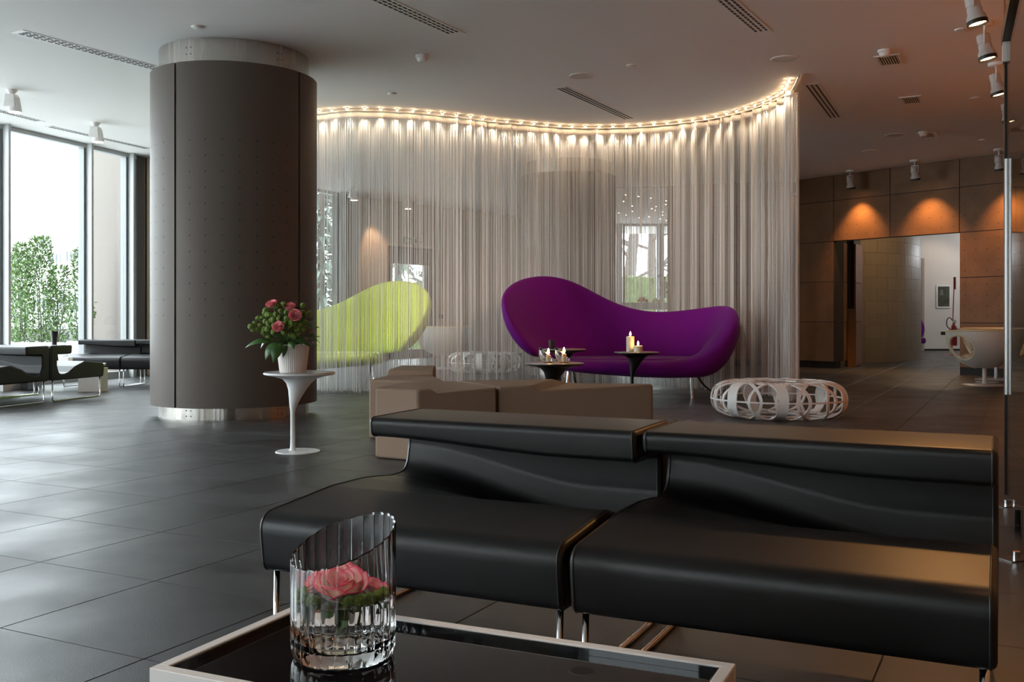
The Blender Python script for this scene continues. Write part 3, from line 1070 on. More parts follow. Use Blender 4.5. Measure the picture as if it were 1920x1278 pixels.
for k, (x, y) in enumerate(((-0.062, -0.045), (-0.042, -0.060), (0.018, -0.060), (0.036, -0.058), (0.052, -0.046), (0.066, -0.030), (0.074, -0.008), (-0.074, -0.012), (0.0, 0.062), (-0.03, 0.06), (0.03, 0.06))):
    t = thing('floating_button_flower', 'small green button flower floating among the roses in the vase', 'flower', (VC.x+x, VC.y+y, VC.z+WZ+0.004), k*1.1, 'green button flowers in the vase')
    if pp is None:
        pp = obj('flower_head', pompon_mesh(0.0125), M['pompon'], t, smooth=True)
        bm = bmesh.new(); tube(bm, [(0, 0, 0), (0.002, 0, -0.02), (0.004, 0.002, -0.035)], 0.0018, 6); ps = obj('stalk', bm, M['stem'], t, smooth=True)
    else:
        for s_ in (pp, ps):
            c2 = s_.copy(); COL.objects.link(c2); c2.parent = t

# ---------------------------------------------------------------- tulip side tables
def tulip_table(label, x, y, h=0.553, m='white_lac', top='white_top', group=None, rot=0.0, r=0.245):
    root = thing('side_table', label, 'table', (x, y, 0), rot, group)
    off = 0.047
    bm = bmesh.new(); lathe(bm, [(0.0, 0.0), (0.152, 0.0), (0.155, 0.004), (0.150, 0.009), (0.03, 0.014), (0.0, 0.014)], 40, False, shift=lambda z: (0.036, 0))
    obj('base', bm, M[m], root, smooth='auto')
    def sh(z):
        t = smooth01((z-0.50*h)/(0.46*h)); return (off*t, 0)
    bm = bmesh.new()
    lathe(bm, [(0.030, 0.012), (0.019, 0.022), (0.0165, 0.06), (0.016, 0.35*h), (0.017, 0.50*h), (0.026, 0.58*h), (0.042, 0.68*h), (0.062, 0.78*h), (0.085, 0.86*h), (0.115, 0.915*h), (0.17, 0.945*h), (r-0.008, 0.968*h), (r, 0.978*h), (r, 0.988*h), (r-0.003, 0.992*h)], 40, True, shift=sh)
    obj('trumpet_stem', bm, M[m], root, smooth='auto', angle=60)
    bm = bmesh.new(); lathe(bm, [(r-0.004, 0.9915*h), (r-0.004, h-0.0008), (r-0.006, h)], 40, True, shift=lambda z: (off, 0))
    obj('inlay_top', bm, M[top], root, smooth='auto')
    return root
tb = on_floor(559, 847)
YT = tb.y
XT = (549-CX)*YT/F
tulip_table('white pedestal side table carrying the bouquet, in front of the round column', XT, YT)
p1 = at(1040, 680, 8.30)
tulip_table('black pedestal side table carrying two glass candle holders', p1.x-0.047, 8.30, m='black_lac', top='table_top', group='black pedestal tables')
p2 = at(1189, 657, 10.80)
tulip_table('black pedestal side table carrying two pillar candles', p2.x-0.022, 10.80, m='black_lac', top='table_top', group='black pedestal tables')
p3 = at(1055, 653, 10.95)
tulip_table('black pedestal side table carrying a dark cup, behind the glass candle holders', p3.x-0.035, 10.95, h=0.580, m='black_lac', top='table_top', group='black pedestal tables')
t = thing('dark_cup', 'dark straight cup on the rear black side table', 'cup', (at(1034, 650, 10.9).x, 10.9, 0.5805))
bm = bmesh.new(); lathe(bm, [(0.028, 0), (0.034, 0.10), (0.030, 0.10), (0.024, 0.006), (0, 0.006)], 20); obj('cup_body', bm, M['black_lac'], t, smooth='auto')

# candles
def candle(label, loc, r, h, m, flame_z=0.0, energy=1.0):
    t = thing('pillar_candle', label, 'candle', loc, 0, 'burning candles')
    bm = bmesh.new(); lathe(bm, [(r-0.002, 0), (r, 0.002), (r, h-0.003), (r-0.004, h), (r*0.6, h-0.004), (0, h-0.006)], 24, False); obj('wax', bm, M[m], t, smooth='auto')
    bm = bmesh.new(); tube(bm, [(0, 0, h-0.006), (0.001, 0, h+0.008)], 0.0012, 5); obj('wick', bm, M['rubber'], t)
    f = 1.25
    bm = bmesh.new(); lathe(bm, [(0.0, 0.0), (0.006*f, 0.006*f), (0.0085*f, 0.014*f), (0.006*f, 0.026*f), (0.0025*f, 0.036*f), (0.0, 0.042*f)], 12, False); obj('flame', bm, M['flame'], t, smooth=True, loc=(0, 0, h+0.003))
    l = point_light('candle_glow', (loc[0], loc[1], loc[2]+h+0.03), energy, (1, 0.50, 0.18), 0.012)
    return t
z1 = 0.553
c1 = at(1029, 676, 8.27); c2 = at(1057, 676, 8.25)
def candle_glass(label, x, y, lean):
    t = thing('candle_holder', label, 'candle holder', (x, y, z1), 0, 'glass candle holders')
    bm = bmesh.new()
    prof = [(0.028, 0.001), (0.046, 0.010), (0.0565, 0.040), (0.056, 0.070), (0.046, 0.105), (0.032, 0.130)]
    N = 32
    rings = []
    for r, z in prof:
        k = smooth01(z/0.135)
        L = []
        for i in range(N):
            a = 2*PI*i/N
            zz = z - (0.055*k*(0.5+0.5*math.cos(a)) if z > 0.06 else 0)
            L.append(bm.verts.new((r*math.cos(a)+lean*0.30*z, r*math.sin(a), zz)))
        rings.append(L)
    for A, B in zip(rings, rings[1:]):
        for i in range(N): bm.faces.new((A[i], A[(i+1) % N], B[(i+1) % N], B[i]))
    bm.faces.new(rings[0])
    rim = [tuple(v.co) for v in rings[-1]]
    o = obj('glass_bowl', bm, M['vase_glass'], t, smooth='auto')
    sm = o.modifiers.new('thickness', 'SOLIDIFY'); sm.thickness = 0.0035; sm.offset = 0
    bm = bmesh.new(); tube(bm, rim, 0.0024, 6, closed=True); obj('rim', bm, M['vase_glass'], t, smooth=True)
    return t
candle_glass('egg shaped glass candle holder on the side table, nearer the table centre gap', c1.x-0.005, 8.27, -0.9)
candle_glass('egg shaped glass candle holder on the side table, nearer the purple seat', c2.x+0.005, 8.25, -0.9)
candle('short cream candle burning in the glass holder away from the purple seat', (c1.x-0.003, 8.27, z1+0.0035), 0.0195, 0.062, 'candle', energy=0.8)
candle('cream candle burning in the glass holder nearer the purple seat', (c2.x+0.002, 8.25, z1+0.0035), 0.0195, 0.072, 'candle', energy=0.8)
c3 = at(1182.5, 657, 10.80); c4 = at(1194.5, 658, 10.72)
candle('tall speckled pillar candle on the black side table', (c3.x, 10.83, z1+0.0005), 0.044, 0.165, 'gold_wax', energy=1.4)
candle('low speckled pillar candle beside the tall one', (c4.x+0.012, 10.725, z1+0.0005), 0.049, 0.066, 'gold_wax', energy=1.2)

# ---------------------------------------------------------------- bouquet in the white pot
PX = (550.5-CX)*YT/F
pot = thing('flower_pot', 'white ribbed ceramic pot on the white pedestal table', 'pot', (PX, YT-0.02, 0.5535))
NR = 44
bm = bmesh.new()
rings = []
for r, z, amp in ((0.088, 0, 0), (0.091, 0.006, 1), (0.113, 0.186, 1), (0.114, 0.192, 0), (0.106, 0.192, 0), (0.084, 0.02, 0)):
    rings.append([bm.verts.new((r*(1-0.02*amp*(i % 2))*math.cos(2*PI*i/(NR*2)), r*(1-0.02*amp*(i % 2))*math.sin(2*PI*i/(NR*2)), z)) for i in range(NR*2)])
for A, B in zip(rings, rings[1:]):
    for i in range(NR*2): bm.faces.new((A[i], A[(i+1) % (NR*2)], B[(i+1) % (NR*2)], B[i]))
bm.faces.new(rings[0]); bm.faces.new(rings[-1])
obj('pot_body', bm, M['pot'], pot)
bq = thing('flower_bouquet', 'bouquet of pink roses, green button flowers and dark leaves in the ribbed pot', 'bouquet', (PX, YT-0.02, 0.72))
sc = YT/F
def bl(px, py, dy=0.0): return Vector(((px-550.5)*sc, dy, (EYE-(py-HZ)*sc)-0.72))
for k, (px, py, dy, s, tx, ty) in enumerate(((516, 576, -0.04, 0.048, 0.55, -0.25), (549, 581, -0.06, 0.047, 0.6, 0.0), (562, 594, -0.13, 0.050, 1.15, 0.2), (535, 616, -0.15, 0.047, 1.0, -0.1))):
    r_ = bpy.data.objects.new('rose', None); COL.objects.link(r_); r_.parent = bq
    p = bl(px, py, dy); r_.location = p
    make_rose(r_, s, 'petal_pink', tilt=(tx, ty))
    bm = bmesh.new(); tube(bm, [Vector((0, 0, 0.005)), Vector((-p.x*0.4, -p.y*0.6, -p.z*0.6-0.01)), Vector((-p.x*0.9, -p.y*0.9, -p.z))], 0.0035, 6); obj('stalk', bm, M['stem'], r_, smooth=True)
bp_ = None
spots = [(474,612),(480,606),(487,597),(478,618),(486,618),(491,609),(496,596),(499,589),(502,582),(508,590),(513,591),(521,598),(527,590),(535,583),(534,594),(547,586),(503,602),(512,612),(499,617),(505,617),(510,616),(497,624),(507,631),(521,621),(526,589),(533,598),(548,597),(555,613),(566,617),(575,586),(572,573),(578,590),(585,588),(571,600),(580,604),(559,629),(553,626),(543,622),(568,625),(576,617),(524,574),(538,571),(546,604),(556,604),(524,610),(516,600),(509,605),(531,606),(541,608),(564,607),(572,609),(560,583)]
for k, (px, py) in enumerate(spots):
    dd = math.hypot((px-548)/48, (py-605)/42)
    dy = -0.145*math.sqrt(max(0.03, 1-min(1, dd)**2)) + R.uniform(-0.012, 0.012)
    p = bl(px, py, dy)
    if bp_ is None:
        bp_ = o = obj('button_flower', pompon_mesh(0.0205), M['pompon'], bq, smooth=True)
    else:
        o = bp_.copy(); COL.objects.link(o); o.parent = bq
    o.location = p
    s_ = R.uniform(0.85, 1.15); o.scale = (s_, s_, s_)
    o.rotation_euler = (R.uniform(0.2, 1.2), R.uniform(-0.5, 0.5), R.uniform(0, 6))
bm = bmesh.new()
for k, (px, py) in enumerate(spots):
    dd = math.hypot((px-548)/48, (py-605)/42)
    p = bl(px, py, -0.12*math.sqrt(max(0.03, 1-min(1, dd)**2)))
    tube(bm, [p, p*0.45+Vector((0, 0, 0.01)), Vector((p.x*0.15, p.y*0.15, -0.02))], 0.0022, 5)
o = obj('flower_stalks', bm, M['stem'], bq, smooth=True); o['kind'] = 'stuff'
# the inner greenery: many small leaves
def leaf_verts(bm, base, tip, wid, nrm, fold=0.15, n=6, bend=0.12):
    base, tip = Vector(base), Vector(tip)
    ax_ = tip-base
    sd = ax_.cross(Vector(nrm))
    if sd.length < 1e-6: sd = ax_.cross(Vector((1, 0, 0)))
    sd.normalize(); up = sd.cross(ax_).normalized()
    rows = []
    for i in range(n+1):
        t = i/n
        wd = wid*math.sin(PI*min(1, t**0.8))**0.9*(1-0.15*t)
        c = base+ax_*t + up*(bend*ax_.length*math.sin(PI*t*0.9)) - up*ax_.length*bend*t*t
        rows.append([bm.verts.new(c-sd*wd+up*fold*wd), bm.verts.new(c), bm.verts.new(c+sd*wd+up*fold*wd)])
    for A, B in zip(rows, rows[1:]):
        for k in range(2): bm.faces.new((A[k], A[k+1], B[k+1], B[k]))
bm = bmesh.new()
rr = random.Random(11)
for k in range(150):
    a, u = rr.uniform(0, 2*PI), rr.uniform(0.1, 1)
    c = Vector((0.155*math.cos(a)*u, 0.12*math.sin(a)*u - 0.01, 0.02+0.26*rr.random()*(1-0.4*u*u)))
    d = Vector((math.cos(a), math.sin(a), rr.uniform(-0.3, 0.9))).normalized()
    leaf_verts(bm, c, c+d*rr.uniform(0.04, 0.07), rr.uniform(0.010, 0.018), (rr.uniform(-0.5, 0.5), rr.uniform(-0.5, 0.5), 1))
o = obj('inner_foliage', bm, M['leaf'], bq, smooth=True); o['kind'] = 'stuff'
for (bx, by, bd, tx, ty, td, wd, nm) in ((520,640,-0.10, 467,647,-0.10, 0.036, (0,-0.6,1)), (528,640,-0.12, 508,672,-0.16, 0.036, (-0.3,-1,0.3)), (534,640,-0.13, 526,677,-0.20, 0.040, (0.2,-1,0.3)), (541,642,-0.13, 528,656,-0.17, 0.022, (0,-1,0.6)),
                                         (560,636,-0.08, 593,650,-0.10, 0.030, (0.2,-0.5,1)), (552,638,-0.10, 562,652,-0.16, 0.026, (0,-1,0.5)), (574,630,-0.02, 602,641,0.0, 0.010, (0,-0.6,1)), (570,630,-0.03, 598,629,0.0, 0.007, (0,-0.6,1)), (565,605,0.0, 588,612,0.02, 0.012, (0,-0.6,1)), (510,636,-0.06, 492,652,-0.05, 0.026, (-0.3,-0.6,1)), (545,645,-0.11, 541,668,-0.15, 0.020, (0,-1,0.2))):
    bm = bmesh.new(); leaf_verts(bm, bl(bx, by, bd), bl(tx, ty, td), wd, nm)
    o = obj('leaf', bm, M['leaf'], bq, smooth=True)
    sm = o.modifiers.new('thickness', 'SOLIDIFY'); sm.thickness = 0.0008

# ---------------------------------------------------------------- taupe foam seats
def foam(label, rings, name='foam_bench', group='sculpted foam benches', bev=0.03):
    """rings: stations along the length, each a list of (x, y, z_top)"""
    root = thing(name, label, 'bench', (0, 0, 0), 0, group)
    o0 = Vector((sum(r[0][0] for r in rings)/len(rings), sum(r[0][1] for r in rings)/len(rings), 0))
    root.location = o0
    bm = bmesh.new()
    secs = []
    for f, b_ in rings:
        secs.append([(f[0]-o0.x, f[1]-o0.y, 0.004), (f[0]-o0.x, f[1]-o0.y, f[2]), (b_[0]-o0.x, b_[1]-o0.y, b_[2]), (b_[0]-o0.x, b_[1]-o0.y, 0.004)])
    loft(bm, secs)
    obj('foam_body', bm, M['taupe'], root, smooth='auto', bevel=bev, seg=4, angle=30)
    return root
def zt(px, py, Y): return EYE-(py-HZ)*Y/F
# A: end block nearest the pot, long face towards the camera
f0, f1 = Vector((-0.607, 6.45)), Vector((-0.098, 6.60))
def L2(a, b_, t): return a+(b_-a)*t
Ar = []
b0, b1 = Vector((-0.90, 7.02)), Vector((-0.415, 7.29))
for t, zf, zb in ((0.0, 0.466, 0.463), (0.18, 0.470, 0.468), (0.27, 0.437, 0.45), (1.0, 0.470, 0.468)):
    a, c = L2(f0, f1, t), L2(b0, b1, t)
    Ar.append(((a.x, a.y, zf), (c.x, c.y, zb)))
# its own end face turns to (-0.907, 6.64)
root = thing('foam_bench', 'sculpted taupe foam bench with a mauve lit end face, nearest the white side table', 'bench', (-0.6, 6.8, 0), 0, 'sculpted foam benches')
bm = bmesh.new()
P = [(-0.907, 6.64, 0.463), (-0.607, 6.45, 0.466), (-0.525, 6.474, 0.470), (-0.478, 6.488, 0.437), (-0.098, 6.600, 0.470), (-0.415, 7.29, 0.468), (-0.80, 7.16, 0.466)]
P = [(x+0.6, y-6.8, z) for x, y, z in P]
bot = [bm.verts.new((x, y, 0.004)) for x, y, z in P]
top = [bm.verts.new(p) for p in P]
N = len(P)
bm.faces.new(bot[::-1])
for i in range(N): bm.faces.new((bot[i], bot[(i+1) % N], top[(i+1) % N], top[i]))
for tri in ((0,1,2,6), (2,3,6), (3,5,6), (3,4,5)): bm.faces.new([top[i] for i in tri])
obj('foam_body', bm, M['taupe'], root, smooth='auto', bevel=0.016, seg=4, angle=5)
# B: long block
root = thing('foam_bench', 'long sculpted taupe foam bench with a stepped top, behind the black sofa', 'bench', (0.4, 7.0, 0), 0, 'sculpted foam benches')
bm = bmesh.new()
Fp = [(-0.082, 6.625, 0.470), (0.125, 6.66, 0.478), (0.182, 6.668, 0.443), (0.955, 6.80, 0.474)]
Bp = [(-0.392, 7.31, 0.468), (0.30, 7.38, 0.476), (0.42, 7.38, 0.448), (1.00, 7.16, 0.455)]
cen = Vector((0.4, 7.0, 0))
fb = [bm.verts.new((x-0.4, y-7.0, 0.004)) for x, y, z in Fp]; ft = [bm.verts.new((x-0.4, y-7.0, z)) for x, y, z in Fp]
bb = [bm.verts.new((x-0.4, y-7.0, 0.004)) for x, y, z in Bp]; bt = [bm.verts.new((x-0.4, y-7.0, z)) for x, y, z in Bp]
for i in range(3):
    bm.faces.new((fb[i], fb[i+1], ft[i+1], ft[i])); bm.faces.new((ft[i], ft[i+1], bt[i+1], bt[i])); bm.faces.new((bb[i+1], bb[i], bt[i], bt[i+1])); bm.faces.new((fb[i+1], fb[i], bb[i], bb[i+1]))
bm.faces.new((fb[0], ft[0], bt[0], bb[0])); bm.faces.new((fb[3], bb[3], bt[3], ft[3]))
obj('foam_body', bm, M['taupe'], root, smooth='auto', bevel=0.016, seg=4, angle=5)
# C: rear block with a raised wedge
root = thing('foam_bench', 'beige sculpted foam bench with a raised wedge, partly behind the mauve lit one', 'bench', (-0.75, 8.0, 0), 0, 'sculpted foam benches')
bm = bmesh.new()
Lp = [(-1.10, 7.70, 0.450), (-1.02, 8.12, 0.458), (-1.01, 8.17, 0.505), (-0.97, 8.75, 0.510)]
Rp = [(-0.50, 7.46, 0.455), (-0.62, 8.02, 0.460), (-0.63, 8.07, 0.505), (-0.66, 8.70, 0.510)]
lb_ = [bm.verts.new((x+0.75, y-8.0, 0.004)) for x, y, z in Lp]; lt = [bm.verts.new((x+0.75, y-8.0, z)) for x, y, z in Lp]
rb_ = [bm.verts.new((x+0.75, y-8.0, 0.004)) for x, y, z in Rp]; rt = [bm.verts.new((x+0.75, y-8.0, z)) for x, y, z in Rp]
for i in range(3):
    bm.faces.new((lb_[i+1], lb_[i], lt[i], lt[i+1])); bm.faces.new((lt[i], rt[i], rt[i+1], lt[i+1])); bm.faces.new((rb_[i], rb_[i+1], rt[i+1], rt[i])); bm.faces.new((lb_[i], lb_[i+1], rb_[i+1], rb_[i]))
bm.faces.new((lb_[0], rb_[0], rt[0], lt[0])); bm.faces.new((lb_[3], lt[3], rt[3], rb_[3]))
obj('foam_body', bm, M['taupe'], root, smooth='auto', bevel=0.016, seg=4, angle=5)

# ---------------------------------------------------------------- the two flared lounge sofas
OX, OY = at(1165, 600, 11.7).x, 11.7
def P3(px, py, Y):
    v = at(px, py, Y); return Vector((v.x-OX, v.y-OY, v.z))
STN = [
 ((1054,677,11.46),(1053,675,11.40),(1050,673,11.33),(1047,677,11.24),(1047,688,11.22),(1051,698,11.32)),
 ((1090,675,11.46),(1090,674,11.40),(1090,673,11.30),(1090,677,11.16),(1090,692,11.13),(1090,704,11.26)),
 ((1190,676,11.46),(1190,675,11.40),(1190,674,11.30),(1190,678,11.14),(1190,697,11.11),(1190,712,11.25)),
 ((1262,676,11.50),(1264,675,11.42),(1266,675,11.30),(1270,680,11.14),(1270,699,11.12),(1266,716,11.26)),
 ((1296,669,11.56),(1304,667,11.48),(1312,664,11.32),(1324,668,11.15),(1322,698,11.15),(1306,718,11.30)),
 ((1304,662,11.64),(1322,651,11.56),(1340,634,11.40),(1360,640,11.20),(1356,684,11.22),(1330,718,11.40)),
 ((1306,660,11.74),(1338,632,11.66),(1364,592,11.52),(1391,598,11.36),(1386,648,11.40),(1344,714,11.50)),
 ((1294,664,11.88),(1330,622,11.86),(1362,567,11.82),(1392,570,11.78),(1392,640,11.80),(1340,713,11.72)),
 ((1270,668,12.00),(1308,620,12.10),(1332,572,12.15),(1342,570,12.28),(1350,640,12.28),(1312,708,12.10)),
 ((1215,667,12.05),(1222,625,12.22),(1228,590,12.25),(1230,588,12.38),(1226,640,12.38),(1215,706,12.20)),
 ((1140,666,12.05),(1143,615,12.22),(1146,568,12.25),(1147,565,12.38),(1146,630,12.38),(1140,704,12.20)),
 ((1085,664,12.05),(1078,600,12.22),(1078,524,12.26),(1078,520,12.38),(1082,610,12.40),(1088,700,12.20)),
 ((1052,660,11.95),(1030,590,12.12),(1024,514,12.12),(1022,509,12.24),(1024,600,12.28),(1045,690,12.10)),
 ((1034,660,11.70),(998,595,11.82),(982,520,11.82),(978,515,11.94),(985,605,11.98),(1030,682,11.90)),
 ((1024,662,11.45),(970,604,11.50),(954,536,11.50),(944,533,11.60),(950,604,11.65),(1002,678,11.60)),
 ((1018,663,11.20),(962,622,11.18),(942,566,11.22),(928,564,11.30),(936,622,11.30),(986,679,11.24)),
]
def lounge_sofa(label, loc, m, mirror=False):
    root = thing('lounge_sofa', label, 'sofa', loc, 0)
    sx = -1 if mirror else 1
    mm = lambda v: (v.x*sx, v.y, v.z)
    bm = bmesh.new()
    loft(bm, [[mm(P3(*p)) for p in s] for s in STN])
    o = obj('backrest', bm, M[m], root, smooth=True)
    ss = o.modifiers.new('smooth', 'SUBSURF'); ss.levels = 2; ss.render_levels = 3
    # seat slab
    bm = bmesh.new()
    plan = [(1056, 11.40, .31), (1072, 11.30, .30), (1120, 11.27, .275), (1200, 11.27, .24), (1266, 11.28, .23), (1300, 11.36, .23), (1315, 11.6, .23), (1320, 11.95, .23), (1270, 12.14, .24), (1190, 12.16, .26), (1110, 12.14, .28), (1060, 12.05, .30), (1042, 11.7, .31)]
    secs = []
    for k, zz in ((0.90, 0), (0.99, 0.05), (1.0, 0.4), (1.0, 0.8), (0.985, 0.97), (0.93, 1.0)):
        L_ = []
        for px, Y, zb in plan:
            x = at(px, 600, Y).x-OX; y = Y-OY
            cx_, cy_ = at(1190, 600, 11.65).x-OX, 11.65-OY
            x, y = cx_+(x-cx_)*(1-(1-k)*0.5), cy_+(y-cy_)*k
            L_.append((x*sx, y, zb+(0.462-zb)*zz))
        secs.append(L_)
    loft(bm, secs)
    o = obj('seat', bm, M[m], root, smooth=True)
    ss = o.modifiers.new('smooth', 'SUBSURF'); ss.levels = 2; ss.render_levels = 2
    # seam on the back
    # feet: pairs of curved chrome blades
    for (ax_, ay_, bx_, by_) in ((1296, 11.38, 1298, 11.36), (1306, 11.75, 1346, 12.05), (1066, 11.5, 1056, 11.40), (1075, 11.85, 1090, 12.0)):
        a_ = at(ax_, 600, ay_); b__ = at(bx_, 600, by_)
        p0 = Vector(((a_.x-OX)*sx, a_.y-OY, 0.30)); p1 = Vector(((b__.x-OX)*sx, b__.y-OY, 0.006))
        mid = Vector((p0.x*0.8+p1.x*0.2, p0.y*0.8+p1.y*0.2, 0.10))
        pts = [(p0*(1-t)**2 + mid*2*t*(1-t) + p1*t*t) for t in [i/10 for i in range(11)]]
        bm = bmesh.new(); tube(bm, pts, [0.022-0.010*i/10 for i in range(11)], 10)
        lathe(bm, [(0.0, 0.0), (0.022, 0.0), (0.022, 0.006), (0.0, 0.010)], 12, False, shift=lambda z: (p1.x, p1.y))
        obj('foot', bm, M['chrome'], root, smooth='auto')
    return root
lounge_sofa('purple lounge sofa with one high flared end, in front of the string curtain', (OX, OY, 0), 'purple')
lounge_sofa('lime green lounge sofa with a high flared end, behind the string curtain', (-2.44, 13.25, 0), 'green', True)

# ---------------------------------------------------------------- lattice poufs
def pouf_pt(phi, s, RR=0.62, h=0.325):
    s_ = max(-1, min(1, s))
    r = RR-0.185 + 0.185*(1-abs(s_)**2.4)**0.5
    return Vector((r*math.cos(phi), r*math.sin(phi), h/2+0.004+(h/2-0.004)*s_))
def strip(bm, pts, nrms, wd, th):
    rings = []
    N = len(pts)
    for i in range(N):
        t = (pts[min(N-1, i+1)]-pts[max(0, i-1)]).normalized()
        nn = nrms[i]
        nn = (nn - t*nn.dot(t)).normalized()
        sd = t.cross(nn).normalized()
        rings.append([bm.verts.new(pts[i]+sd*wd/2+nn*th/2), bm.verts.new(pts[i]-sd*wd/2+nn*th/2), bm.verts.new(pts[i]-sd*wd/2-nn*th/2), bm.verts.new(pts[i]+sd*wd/2-nn*th/2)])
    for A, B in zip(rings, rings[1:]):
        for k in range(4): bm.faces.new((A[k], A[(k+1) % 4], B[(k+1) % 4], B[k]))
    bm.faces.new(rings[0]); bm.faces.new(rings[-1])
def surf_strip(path, wd, th):
    bm = bmesh.new()
    pts, nr = [], []
    for phi, s in path:
        p = pouf_pt(phi, s)
        e = 1e-3
        a = pouf_pt(phi+e, s)-p
        b__ = pouf_pt(phi, min(0.999, s+e)) - pouf_pt(phi, max(-0.999, s-e))
        nn = a.cross(b__).normalized()
        pts.append(p); nr.append(nn)
    strip(bm, pts, nr, wd, th)
    return bm
def pouf(label, loc, rot, group):
    root = thing('lattice_pouf', label, 'pouf', loc, rot, group)
    N = 16
    dphi = 2*PI/N
    for k in range(N):
        wdt = 0.62 if k % 3 else 0.85
        path = [(k*dphi + wdt*dphi*math.cos(t), 0.99*math.sin(t)) for t in [PI*i/20 for i in range(21)]]
        path2 = [(k*dphi + wdt*dphi*math.cos(t), -0.99*math.sin(t)) for t in [PI*i/20 for i in range(21)]]
        for P_ in (path, path2):
            obj('rib', surf_strip(P_, 0.027, 0.013), M['plastic'], root, smooth='auto')
    for k, wdt in ((0.5, 0.09), (3.5, 0.11), (5.5, 0.08), (8.5, 0.11), (10.5, 0.09), (13.5, 0.10)):
        obj('wide_band', surf_strip([(k*dphi+0.06*math.sin(3*t), -0.99+1.98*t) for t in [i/20 for i in range(21)]], wdt, 0.012), M['plastic'], root, smooth='auto')
    obj('equator_ring', surf_strip([(2*PI*i/72, 0.0) for i in range(73)], 0.014, 0.016), M['plastic'], root, smooth='auto')
    # flat top and bottom: crossing arcs
    for z in (0.325-0.006, 0.008):
        for k in range(N):
            a0 = k*dphi; a1 = a0 + dphi*5.0
            r0 = 0.445
            p0 = Vector((r0*math.cos(a0), r0*math.sin(a0), z)); p1 = Vector((r0*math.cos(a1), r0*math.sin(a1), z))
            mid = (p0+p1)*0.5*0.55
            mid.z = z
            pts = [p0*(1-t)**2+mid*2*t*(1-t)+p1*t*t for t in [i/12 for i in range(13)]]
            if z < 0.1 and k % 2: continue
            bm = bmesh.new(); strip(bm, pts, [Vector((0, 0, 1))]*13, 0.026 if k % 4 else 0.06, 0.011)
            obj('cross_rib', bm, M['plastic'], root)
        bm = bmesh.new()
        pts = [Vector((0.435*math.cos(2*PI*i/60), 0.435*math.sin(2*PI*i/60), z)) for i in range(61)]
        strip(bm, pts, [Vector((0, 0, 1))]*61, 0.03, 0.012)
        obj('edge_ring', bm, M['plastic'], root)
    return root
pa = at(1459, 700, 9.45)
pf = pouf('white lattice pouf in front of the free end of the string curtain', (pa.x, pa.y, 0), 0.35, 'white lattice poufs')
pb = at(908, 680, 16.85)
dup(pf, (pb.x, pb.y, 0), 1.2, 'white lattice pouf seen through the string curtain beside the purple sofa')

# ---------------------------------------------------------------- tub chairs
def tub_chair(label, loc, rz, group='white tub chairs'):
    root = thing('tub_chair', label, 'chair', loc, rz, group)
    NA, NV = 72, 26
    def sp(a, v):
        aa = abs(a)
        fr = smooth01((aa-1.15)/1.2)
        rim = 0.745 - 0.02*fr
        r = 0.09 + (0.385-0.03*fr)*math.sin(min(1, v*1.08)*PI/2)**0.85
        z = 0.245 + (rim-0.245)*v**1.35
        return Vector((r*math.sin(a)*1.02, -r*math.cos(a)*1.05+0.02, z))
    amax = 2.30
    bm = bmesh.new()
    g = [[bm.verts.new(sp(-amax+2*amax*i/NA, j/NV)) for j in range(NV+1)] for i in range(NA+1)]
    def hole(a, v):
        return ((abs(a)-1.72)/0.47)**2 + ((v-0.62)/0.29)**2 < 1
    for i in range(NA):
        for j in range(NV):
            a = -amax+2*amax*(i+0.5)/NA; v = (j+0.5)/NV
            if hole(a, v): continue
            bm.faces.new((g[i][j], g[i+1][j], g[i+1][j+1], g[i][j+1]))
    o = obj('shell', bm, M['tub'], root, smooth=True)
    sm = o.modifiers.new('thickness', 'SOLIDIFY'); sm.thickness = 0.018; sm.offset = 0
    for s_ in (-1, 1):
        pts = []
        for k in range(40):
            t = 2*PI*k/40
            pts.append(sp(s_*(1.72+0.48*math.cos(t)), 0.62+0.30*math.sin(t)))
        bm = bmesh.new(); tube(bm, pts, 0.017, 8, closed=True)
        obj('armhole_trim', bm, M['weave'], root, smooth=True)
    pts = [sp(-amax+2*amax*i/60, 1.0) for i in range(61)]
    bm = bmesh.new(); tube(bm, pts, 0.020, 8); obj('rim_trim', bm, M['weave'], root, smooth=True)
    for s_ in (-1, 1):
        pts = [sp(s_*amax, v/12) for v in range(13)]
        bm = bmesh.new(); tube(bm, pts, 0.022, 8); obj('front_trim', bm, M['weave'], root, smooth=True)
    bm = bmesh.new(); lathe(bm, [(0.0, 0.335), (0.22, 0.335), (0.27, 0.365), (0.27, 0.395), (0.22, 0.415), (0, 0.42)], 32, False); obj('seat_pad', bm, M['weave'], root, smooth='auto', loc=(0, 0.03, 0))
    bm = bmesh.new(); lathe(bm, [(0.035, 0.02), (0.028, 0.04), (0.028, 0.23), (0.09, 0.25), (0.09, 0.262)], 24, True); obj('pedestal', bm, M['white_lac'], root, smooth='auto')
    bm = bmesh.new(); lathe(bm, [(0.29, 0.0), (0.295, 0.006), (0.285, 0.012), (0.04, 0.022), (0, 0.022)], 40, True); obj('foot_disc', bm, M['white_lac'], root, smooth='auto')
    return root
pc = at(1846, 700, 13.6)
ch = tub_chair('white tub chair with a round arm hole, by the panel wall', (pc.x, pc.y, 0), math.radians(32))
pc2 = at(829, 690, 17.9)
dup(ch, (pc2.x, pc2.y, 0), math.radians(6), 'white tub chair seen from behind through the string curtain')
pc3 = at(1868, 700, 15.1)
tulip_table('white pedestal table behind the white tub chair by the panel wall', at(1846, 700, 14.2).x, 14.20, h=0.46, r=0.22)
dup(ch, (at(1868, 700, 14.75).x, 14.75, 0), math.radians(150), 'second white tub chair by the panel wall, mostly hidden')

